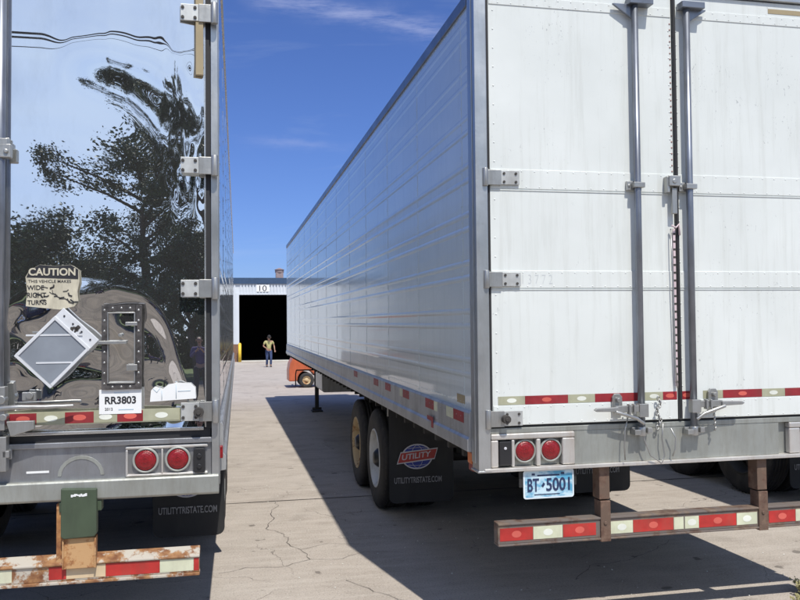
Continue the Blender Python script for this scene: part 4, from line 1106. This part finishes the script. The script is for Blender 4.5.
def person(label, loc, rotz, J, shirt_m, trouser_m, cap=True, group=None, long_sleeve=False):
    """J: joints facing -y.  keys: pelvis chest neck head(dir) sL eL wL sR eR wR kL aL kR aR"""
    root = thing('person', label, 'person', loc, (0, 0, rotz), group)
    V = {k: Vector(v) for k, v in J.items()}
    P, E = [], []
    def add(v, r, r2=None):
        P.append((v.x, v.y, v.z, r, r2 if r2 else r)); return len(P) - 1
    pel = add(V['pelvis'], .13, .10); wst = add(V['pelvis'].lerp(V['chest'], .45), .115, .09); che = add(V['chest'], .14, .105)
    nb = add(V['neck'], .055); hb = add(V['neck'].lerp(V['head'], .45), .055); hd = add(V['head'], .088, .10); ht = add(V['head'] + (V['head'] - V['neck']).normalized() * .085, .066, .075)
    E += [(pel, wst), (wst, che), (che, nb), (nb, hb), (hb, hd), (hd, ht)]
    for s in 'LR':
        sh = add(V['s' + s], .058); ub = add(V['s' + s].lerp(V['e' + s], .45), .046); el = add(V['e' + s], .038); fm = add(V['e' + s].lerp(V['w' + s], .35), .036); wr = add(V['w' + s], .025)
        E += [(che, sh), (sh, ub), (ub, el), (el, fm), (fm, wr)]
        d = (V['w' + s] - V['e' + s]).normalized(); side = d.cross(Vector((0, -1, 0)));
        if side.length < .1: side = Vector((1, 0, 0))
        side.normalize(); nrm = side.cross(d)
        palm = add(V['w' + s] + d * .045, .030, .018); pe = add(V['w' + s] + d * .085, .034, .015)
        E += [(wr, palm), (palm, pe)]
        for f, (off, ln) in enumerate(((-.028, .062), (-.010, .072), (.010, .067), (.027, .052))):
            a = add(V['w' + s] + d * .098 + side * off, .0095); b = add(V['w' + s] + d * (.098 + ln * .5) + side * off * 1.1 + nrm * .012, .0085); c = add(V['w' + s] + d * (.098 + ln * .85) + side * off * 1.1 + nrm * .034, .007)
            E += [(pe, a), (a, b), (b, c)]
        t0 = add(V['w' + s] + d * .05 - side * .038 + nrm * .008, .011); t1 = add(V['w' + s] + d * .085 - side * .052 + nrm * .022, .009)
        E += [(palm, t0), (t0, t1)]
        sx = -1 if V['k' + s].x < V['pelvis'].x else 1
        hp = add(V['pelvis'] + Vector((sx * .095, 0, -.06)), .088); th = add((V['pelvis'] + Vector((sx * .1, 0, -.06))).lerp(V['k' + s], .45), .076); kn = add(V['k' + s], .054)
        cf = add(V['k' + s].lerp(V['a' + s], .3), .055); an = add(V['a' + s], .036)
        E += [(pel, hp), (hp, th), (th, kn), (kn, cf), (cf, an)]
        he = add(V['a' + s] + Vector((0, .02, -.05)), .036); to = add(V['a' + s] + Vector((0, -.15, -.06)), .030); E += [(an, he), (an, to)]
    skinned('body', P, E, M['skin'], 0, 2, root)
    # shirt
    P, E = [], []
    pel = add(V['pelvis'] + Vector((0, 0, -.02)), .152, .122); wst = add(V['pelvis'].lerp(V['chest'], .45), .140, .115); che = add(V['chest'], .163, .128); nk = add(V['neck'] + Vector((0, 0, -.03)), .075)
    E += [(pel, wst), (wst, che), (che, nk)]
    for s in 'LR':
        sh = add(V['s' + s], .075); e1 = add(V['s' + s].lerp(V['e' + s], .7 if not long_sleeve else 1.0), .062 if not long_sleeve else .052)
        E += [(che, sh), (sh, e1)]
        if long_sleeve: e2 = add(V['e' + s].lerp(V['w' + s], .9), .038); E += [(e1, e2)]
    skinned('shirt', P, E, shirt_m, 0, 2, root)
    P, E = [], []
    pel = add(V['pelvis'] + Vector((0, 0, .03)), .145, .115)
    for s in 'LR':
        sx = -1 if V['k' + s].x < V['pelvis'].x else 1
        hp = add(V['pelvis'] + Vector((sx * .095, 0, -.07)), .105); th = add((V['pelvis'] + Vector((sx * .1, 0, -.06))).lerp(V['k' + s], .5), .092); kn = add(V['k' + s], .074); an = add(V['a' + s] + Vector((0, 0, .0)), .062)
        E += [(pel, hp), (hp, th), (th, kn), (kn, an)]
    skinned('trousers', P, E, trouser_m, 0, 2, root)
    for s in 'LR':
        a = V['a' + s]
        skinned('boot', [(a.x, a.y + .01, a.z + .04, .05), (a.x, a.y + .03, a.z - .045, .048), (a.x, a.y - .08, a.z - .05, .045), (a.x, a.y - .19, a.z - .062, .034)], [(0, 1), (1, 2), (2, 3)], M['leather'], 1, 2, root)
    h = V['head']; up = (V['head'] - V['neck']).normalized(); fwd = Vector((0, -1, 0)) - up * Vector((0, -1, 0)).dot(up); fwd.normalize(); sd = up.cross(fwd)
    if cap:
        c = MB(); n = 16
        rings = [(.112, .03), (.112, .065), (.095, .11), (.06, .14), (.0, .152)]
        vs = []
        for r, z in rings:
            for k in range(n):
                t = 2 * PI * k / n; vs.append(h + up * z + (sd * math.cos(t) * r * .86 + fwd * math.sin(t) * r))
        c.add(vs, [(i * n + k, i * n + (k + 1) % n, (i + 1) * n + (k + 1) % n, (i + 1) * n + k) for i in range(4) for k in range(n)], 0, True)
        br = [h + up * .035 + sd * (.075 * math.cos(t)) + fwd * (.09 + .085 * math.sin(t)) for t in [PI * q / 8 for q in range(9)]]
        c.add(br + [p + up * .012 for p in br], [tuple(range(9)), tuple(range(17, 8, -1))] + [(i, i + 1, i + 10, i + 9) for i in range(8)])
        c.build('cap', M['hair'], root)
    else:
        skinned('hair', [(*(h + up * .02 - fwd * .03), .098), (*(h + up * .095 - fwd * .01), .078)], [(0, 1)], M['hair'], 0, 2, root)
    f = MB()      # nose, eyes, mouth and ears
    f.prism([(-.015, -.02), (.015, -.02), (.006, .03), (-.006, .03)], lambda p, k: h + sd * p[0] + up * p[1] + fwd * (.085 + (.032 if (p[1] < 0 and k) else .008 * k)))
    for s in (-1, 1): f.cyl(h + sd * s * .083 + up * -.01, h + sd * s * .10 + up * -.01, .026, 10)
    f.build('face', M['skin'], root)
    e = MB()
    for s in (-1, 1): e.cyl(h + sd * s * .034 + up * .022 + fwd * .08, h + sd * s * .034 + up * .022 + fwd * .098, .011, 8)
    e.cyl(h + sd * .025 - up * .045 + fwd * .09, h - sd * .025 - up * .045 + fwd * .09, .006, 6)
    e.build('eyes', M['hair'], root)
    return root

person('man in yellow shirt, cap and blue jeans walking towards the camera, head down', (0.61, 39.5, 0), 0.12, dict(
    pelvis=(0, 0, .93), chest=(0, -.03, 1.30), neck=(0, -.05, 1.47), head=(.0, -.13, 1.60),
    sL=(-.19, -.02, 1.40), eL=(-.29, .03, 1.14), wL=(-.16, -.16, 1.02), sR=(.19, -.02, 1.40), eR=(.30, .05, 1.15), wR=(.31, -.08, .92),
    kL=(-.10, -.06, .50), aL=(-.10, .06, .10), kR=(.10, -.12, .50), aR=(.09, -.10, .10)), M['hivis'], M['jeans'])
person('person in purple shirt and dark trousers reflected in the polished door', (-2.45, -16.4, 0), PI, dict(
    pelvis=(0, 0, .95), chest=(0, -.0, 1.32), neck=(0, -.01, 1.50), head=(.0, -.03, 1.64),
    sL=(-.19, 0, 1.42), eL=(-.25, -.12, 1.18), wL=(-.10, -.30, 1.35), sR=(.19, 0, 1.42), eR=(.25, -.12, 1.18), wR=(.08, -.32, 1.36),
    kL=(-.12, -.02, .52), aL=(-.13, .02, .10), kR=(.12, -.03, .52), aR=(.14, .0, .10)), M['purple'], M['darkcloth'], cap=False, long_sleeve=True)

# ------------------------------------------------------------------ trees behind the camera (seen in the polished doors)
def tree(label, loc, h, spread, nleaf, trunk_h, leafm, seed, conical=False, leafsize=.16):
    rnd = random.Random(seed)
    root = thing('tree', label, 'tree', loc, (0, 0, 0), 'trees behind the yard')
    t = MB(); tops = []
    bend = [Vector((rnd.uniform(-.2, .2) * k, rnd.uniform(-.2, .2) * k, h * .85 * k / 5)) for k in range(6)]
    t.tube(bend, [.28, .23, .19, .14, .09, .04], 10)
    limbs = []
    for k in range(24):
        z = trunk_h * .6 + (h * .82 - trunk_h * .6) * (k + .5) / 24
        base = bend[min(5, int(z / (h * .85) * 5))].copy(); base.z = z
        a = rnd.uniform(0, 2 * PI); q = (z - trunk_h * .6) / (h - trunk_h * .6)
        ln = spread * ((1.05 - q) if conical else math.sqrt(max(.1, 1 - (2 * q - .85) ** 2))) * rnd.uniform(.65, 1.1)
        mid = base + Vector((math.cos(a) * ln * .5, math.sin(a) * ln * .5, ln * (.05 if conical else .28)))
        end = base + Vector((math.cos(a) * ln, math.sin(a) * ln, ln * (.0 if conical else .45)))
        t.tube([base, mid, end], [.09, .055, .02], 6); limbs.append((base, mid, end))
    t.build('trunk', M['bark'], root)
    c = MB(); cl = []
    for (a, b, e) in limbs:
        for k in range(7):
            q = rnd.uniform(.3, 1.1); p = a.lerp(b, min(1, q * 2)) if q < .5 else b.lerp(e, (q - .5) * 2)
            cl.append((p + Vector((rnd.gauss(0, .35), rnd.gauss(0, .35), rnd.gauss(0.1, .3))), rnd.uniform(.25, .62)))
    for k in range(nleaf):
        p, r = rnd.choice(cl)
        d = Vector((rnd.gauss(0, 1), rnd.gauss(0, 1), rnd.gauss(0, .75))) * r * .55; q = p + d
        s = leafsize * rnd.uniform(.55, 1.25)
        u = Vector((rnd.gauss(0, 1), rnd.gauss(0, 1), rnd.gauss(0, .7))).normalized(); v = u.orthogonal().normalized(); v = v * math.cos(k) + u.cross(v) * math.sin(k)
        c.v += [tuple(q - u * s * .5), tuple(q + v * s * .28), tuple(q + u * s * .5), tuple(q - v * s * .28)]
        i = len(c.v) - 4; c.f.append((i, i + 1, i + 2, i + 3)); c.mi.append(rnd.choice((0, 0, 1))); c.sm.append(False)
    me = bpy.data.meshes.new('crown'); me.from_pydata(c.v, [], c.f); me.materials.append(leafm); me.materials.append(M['leaf2']); me.polygons.foreach_set('material_index', c.mi)
    o = bpy.data.objects.new('crown', me); COL.objects.link(o); o.parent = root
    return root

TREES = [(-25, -33, 8, 3.2, 'broad tree at the far left of the verge in the reflection'), (-18.5, -31, 7.2, 3.0, 'low rounded tree second from the left in the reflection'),
         (-12.8, -32, 6.8, 2.8, 'low bushy tree behind the parked car in the reflection'), (-8.8, -30, 6.6, 2.3, 'lower open-topped tree left of the tallest one in the reflection'),
         (-5.3, -30.5, 10.3, 3.0, 'tall dense tree in the middle of the reflection'), (-2.0, -29.5, 12.6, 3.1, 'tallest dense tree behind the person in the reflection'),
         (-3.1, -27.5, 5.6, 2.2, 'short leafy tree right beside the person in the reflection'), (-0.4, -28.5, 7.0, 2.6, 'low dense tree just right of the person in the reflection'), (1.8, -31, 12.2, 3.4, 'dense tree right of the person on the verge'), (7.5, -32, 8.6, 3.2, 'spreading tree on the right part of the verge'), (15, -31, 8.9, 3.3, 'broad tree at the far right of the verge')]
for i, (x, y, h, sp, lab) in enumerate(TREES):
    tree(lab, (x, y, 0), h, sp, 34000 if -14 < x < 4 else 9000, 2.0, M['leaf'], 20 + i, conical=False, leafsize=.13 if -14 < x < 4 else .2)
hd = MB(); rnd = random.Random(4)
for k in range(16000):
    x = rnd.uniform(-34, 22); z = abs(rnd.gauss(0, 1)) * 1.2 * (1 + .4 * math.sin(x * .7)); y = -36 + rnd.uniform(-1.2, 1.2)
    s = rnd.uniform(.12, .3); u = Vector((rnd.gauss(0, 1), rnd.gauss(0, 1), rnd.gauss(0, 1))).normalized(); v = u.orthogonal().normalized(); q = Vector((x, y, min(z, 3.4)))
    hd.v += [tuple(q - u * s), tuple(q + v * s * .6), tuple(q + u * s), tuple(q - v * s * .6)]; i = len(hd.v) - 4
    hd.f.append((i, i + 1, i + 2, i + 3)); hd.mi.append(0); hd.sm.append(False)
me = bpy.data.meshes.new('hedge'); me.from_pydata(hd.v, [], hd.f); me.materials.append(M['leaf']); o = bpy.data.objects.new('hedgerow', me); COL.objects.link(o)
o['kind'] = 'stuff'; o['label'] = 'dark undergrowth along the far verge in the reflection'; o['category'] = 'undergrowth'
# ------------------------------------------------------------------ power line behind the camera
POLES = [(-30, -17), (24, -15.5)]
for (x, y), lab in zip(POLES, ('wooden power pole at the far left behind the yard', 'wooden power pole at the far right behind the yard')):
    p = thing('power_pole', lab, 'power pole', (x, y, 0), group='power poles')
    MB().cyl((0, 0, 0), (0, 0, 11.2), .15, 12, .11).build('pole', M['pole'], p)
    MB().box(-.06, .06, -1.1, 1.1, 10.2, 10.35).build('crossarm', M['pole'], p)
    m = MB()
    for yy in (-1, 0, 1): m.cyl((0, yy, 10.35), (0, yy, 10.5), .04, 8)
    m.build('insulators', M['chrome'], p)
for off, z0, sag, lab, r in ((-.9, 10.35, 1.0, 'upper thick power cable spanning behind the yard', .035), (0.0, 9.95, 1.05, 'lower thick power cable spanning behind the yard', .030), (.9, 10.8, .7, 'thin highest power cable spanning behind the yard', .014), (1.0, 9.2, .9, 'thin lowest power cable spanning behind the yard', .012)):
    a, b = Vector((-30, -17 + off, z0)), Vector((24, -15.5 + off, z0)); m = MB()
    m.tube([a.lerp(b, t / 40) - Vector((0, 0, sag * 4 * (t / 40) * (1 - t / 40))) for t in range(41)], r, 6)
    tag(m.build('power_cable', M['wire']), lab, 'cable', 'power cables')

# ------------------------------------------------------------------ parked car behind the camera
CR = thing('parked_car', 'dark blue car parked behind the photographer, reflected in the door', 'car', (-9.4, -13.0, 0), (0, 0, math.radians(8)))
b = MB(); low = [(0, .35), (0, .72), (.15, .86), (1.0, .95), (3.9, .98), (4.45, .9), (4.55, .6), (4.5, .35), (3.98, .30)] + [(3.62 + .36 * math.cos(math.radians(a)), .33 + .36 * math.sin(math.radians(a))) for a in range(0, 181, 20)] + [(3.2, .25), (1.3, .25)] + [(.9 + .36 * math.cos(math.radians(a)), .33 + .36 * math.sin(math.radians(a))) for a in range(0, 181, 20)]
b.prism(low, lambda p, k: (p[0], -1.8 * k, p[1])); b.build('body', M['bluecar'], CR, 0.04)
b = MB(); cab = [(1.15, .95), (1.75, 1.42), (3.2, 1.48), (4.1, 1.0)]
b.prism(cab, lambda p, k: (p[0], -.12 - 1.56 * k, p[1])); b.build('cabin', M['glass'], CR, 0.05)
b = MB(); b.prism([(1.72, 1.425), (1.8, 1.46), (3.2, 1.52), (3.3, 1.46)], lambda p, k: (p[0], -.16 - 1.48 * k, p[1])); b.build('roof', M['bluecar'], CR, 0.03)
for x in (.9, 3.62):
    for y in (.0, -1.8):
        s = 1 if y == 0 else -1
        e = bpy.data.objects.new('wheel', None); COL.objects.link(e); e.parent = CR; e.location = (x, y, .33)
        MB().lathe([(0, .2), (0.01 * s, .3), (-.03 * s, .33), (-.18 * s, .33), (-.2 * s, .3), (-.2 * s, .2)], (0, 0, 0), 'y', 28).build('tyre', M['rubber'], e)
        MB().lathe([(0, .2), (-.02 * s, .19), (-.03 * s, .08), (-.01 * s, .05), (-.01 * s, 0)], (0, 0, 0), 'y', 20).build('rim', M['chrome'], e)
for y in (-.25, -1.55): MB().box(-.012, .05, y - .18, y + .18, .62, .74).build('headlight', M['chrome'], CR, .01)
for y in (-.25, -1.55): MB().box(4.5, 4.56, y - .16, y + .16, .68, .84).build('tail_light', M['redlens'], CR, .01)

# ------------------------------------------------------------------ weeds at the lower right
def weed(label, loc, n, hgt, seed):
    rnd = random.Random(seed); m = MB()
    for k in range(n):
        a = rnd.uniform(0, 2 * PI); r = rnd.uniform(0, .05); p = Vector((r * math.cos(a), r * math.sin(a), 0)); h = hgt * rnd.uniform(.4, 1)
        d = Vector((math.cos(a), math.sin(a), 0)) * rnd.uniform(.2, 1.0) * h; s = Vector((-math.sin(a), math.cos(a), 0)) * .0035
        m.add([p - s, p + s, p + d * .5 + Vector((0, 0, h * .7)) + s * .8, p + d * .5 + Vector((0, 0, h * .7)) - s * .8, p + d + Vector((0, 0, h * .9))], [(0, 1, 2, 3), (3, 2, 4)])
        for q in range(2):
            c = p + d * rnd.uniform(.4, 1) + Vector((0, 0, h * rnd.uniform(.5, .95))); e = rnd.uniform(.004, .010)
            m.add([c + Vector((e, 0, 0)), c + Vector((0, e * .6, e)), c - Vector((e, 0, 0)), c + Vector((0, -e * .6, -e))], [(0, 1, 2, 3)])
    o = m.build('weed_tuft', M['weed']); o.location = loc; tag(o, label, 'weeds', 'weed tufts'); return o
weed('dry weed tuft at the lower right corner in front of the white trailer', (2.36, .22, 0), 130, .11, 1)
weed('taller dry weed tuft right of the corner one, at the picture edge', (2.47, .18, 0), 150, .16, 5)
weed('small dry weed tuft just left of the corner one', (2.22, .10, 0), 50, .06, 2)
# loose grit on the slab
gr = MB(); rnd = random.Random(9)
for k in range(520):
    x, y = rnd.uniform(-1.4, 2.9), rnd.uniform(.0, 12)
    r = rnd.uniform(.003, .009); z = .003
    gr.add([(x - r, y, z), (x, y - r * .8, z), (x + r * .9, y, z), (x, y + r, z), (x, y, z + r * .9)], [(0, 1, 4), (1, 2, 4), (2, 3, 4), (3, 0, 4)])
o = gr.build('gravel', M['kerb']); o['kind'] = 'stuff'; o['label'] = 'loose grit scattered on the concrete'

# ------------------------------------------------------------------ light, sky, camera
Ldir = Vector((-0.1125, 0.588, -1.0)).normalized()
sun = bpy.data.lights.new('sun', 'SUN'); sun.energy = 4.5; sun.angle = math.radians(0.53); sun.color = (1.0, 0.955, 0.88)
so = bpy.data.objects.new('sun', sun); COL.objects.link(so); so.rotation_euler = Ldir.to_track_quat('-Z', 'Y').to_euler(); so.location = (5, -20, 30)
wd_ = bpy.data.worlds.new('World'); SC.world = wd_; wd_.use_nodes = True
nt = wd_.node_tree; bg = nt.nodes['Background']
sky = nt.nodes.new('ShaderNodeTexSky'); sky.sky_type = 'NISHITA'; sky.sun_disc = False
sky.sun_elevation = math.asin(-Ldir.z); sky.sun_rotation = math.atan2(-Ldir.x, -Ldir.y)
sky.air_density = 1.0; sky.dust_density = 0.6; sky.ozone_density = 3.0; sky.altitude = 100
tc = nt.nodes.new('ShaderNodeTexCoord'); mp = nt.nodes.new('ShaderNodeMapping'); mp.inputs['Scale'].default_value = (1.3, 1.6, 9.0)
mp.inputs['Rotation'].default_value = (0.0, math.radians(6), 0)
nt.links.new(tc.outputs['Generated'], mp.inputs[0])
n = noise_tex(nt, mp.outputs[0], 2.6, 9, 0.62, 0.8)
f = ramp(nt, n, [(0.56, 0.0), (0.76, 1.0)])
tint = nt.nodes.new('ShaderNodeMix'); tint.data_type = 'RGBA'; tint.blend_type = 'MULTIPLY'; tint.inputs[0].default_value = 1.0
nt.links.new(sky.outputs[0], tint.inputs[6]); tint.inputs[7].default_value = (0.64, 0.80, 1.30, 1)
# thin bright cirrus veil on the sun's side of the sky
dp = nt.nodes.new('ShaderNodeVectorMath'); dp.operation = 'DOT_PRODUCT'; dp.inputs[1].default_value = tuple(Vector((0.15, -0.95, 0.3)).normalized())
nt.links.new(tc.outputs['Generated'], dp.inputs[0])
veil = ramp(nt, dp.outputs['Value'], [(0.35, 0.0), (0.95, 1.0)])
veil = math_(nt, 'MULTIPLY', veil, math_(nt, 'MULTIPLY_ADD', noise_tex(nt, mp.outputs[0], 1.5, 6), 0.5, 0.50))
c = mix(nt, veil, tint.outputs[2], (7.6, 9.2, 11.4))
sep = nt.nodes.new('ShaderNodeSeparateXYZ'); nt.links.new(tc.outputs['Generated'], sep.inputs[0])
def wisp(a, b_, c0, w, x0, x1, amt, c):
    # a thin streak of cirrus: elevation line z = a + b*(x-c0), soft sides, ends between x0 and x1
    line = math_(nt, 'SUBTRACT', sep.outputs[2], math_(nt, 'MULTIPLY_ADD', math_(nt, 'SUBTRACT', sep.outputs[0], c0), b_, a))
    wob = math_(nt, 'MULTIPLY_ADD', noise_tex(nt, tc.outputs['Generated'], 16, 4), 0.03, -0.015)
    d = math_(nt, 'DIVIDE', math_(nt, 'ADD', line, wob), w)
    g = math_(nt, 'POWER', 2.718, math_(nt, 'MULTIPLY', math_(nt, 'MULTIPLY', d, d), -1.0))
    ends = math_(nt, 'MULTIPLY', ramp(nt, sep.outputs[0], [(x0, 0.0), (x0 + 0.06, 1.0)]), ramp(nt, sep.outputs[0], [(x1 - 0.08, 1.0), (x1, 0.0)]))
    tex = ramp(nt, noise_tex(nt, mp.outputs[0], 9, 7, 0.65), [(0.36, 0.0), (0.62, 1.0)])
    front = ramp(nt, sep.outputs[1], [(0.0, 0.0), (0.3, 1.0)])
    f_ = math_(nt, 'MULTIPLY', math_(nt, 'MULTIPLY', g, ends), math_(nt, 'MULTIPLY', tex, front))
    return mix(nt, math_(nt, 'MULTIPLY', f_, amt), c, (5.4, 5.9, 8.6))
c = mix(nt, math_(nt, 'MULTIPLY', f, 0.10), c, (6.5, 7.4, 9.0))
c = wisp(0.3735, -0.147, 0.15, 0.011, 0.0, 0.30, 0.50, c)
c = wisp(0.232, -0.0, 0.07, 0.006, 0.0, 0.16, 0.20, c)
nt.links.new(c, bg.inputs[0]); bg.inputs[1].default_value = 0.10

X0, Y0, H0, yaw, pitch, roll, fpx = -1.40794326, -4.49953855, 1.78666254, 0.209394655, 0.0406738991, -0.0124518289, 797.605405
fw = Vector((math.sin(yaw) * math.cos(pitch), math.cos(yaw) * math.cos(pitch), math.sin(pitch)))
rr = Vector((math.cos(yaw), -math.sin(yaw), 0)); uu = rr.cross(fw)
r2 = math.cos(roll) * rr + math.sin(roll) * uu; u2 = -math.sin(roll) * rr + math.cos(roll) * uu
cam = bpy.data.cameras.new('camera'); co = bpy.data.objects.new('camera', cam); COL.objects.link(co)
mw = Matrix(((r2.x, u2.x, -fw.x, X0), (r2.y, u2.y, -fw.y, Y0), (r2.z, u2.z, -fw.z, H0), (0, 0, 0, 1)))
co.matrix_world = mw
cam.sensor_width = 36; cam.lens = fpx / 800 * 36; cam.clip_end = 1500; cam.clip_start = 0.05
SC.camera = co
vs = SC.view_settings; vs.view_transform = 'Standard'; vs.look = 'None'; vs.exposure = 0.0; vs.gamma = 1.0; vs.use_curve_mapping = False
SC.cycles.use_denoising = True
SC.cycles.max_bounces = 10; SC.cycles.glossy_bounces = 6
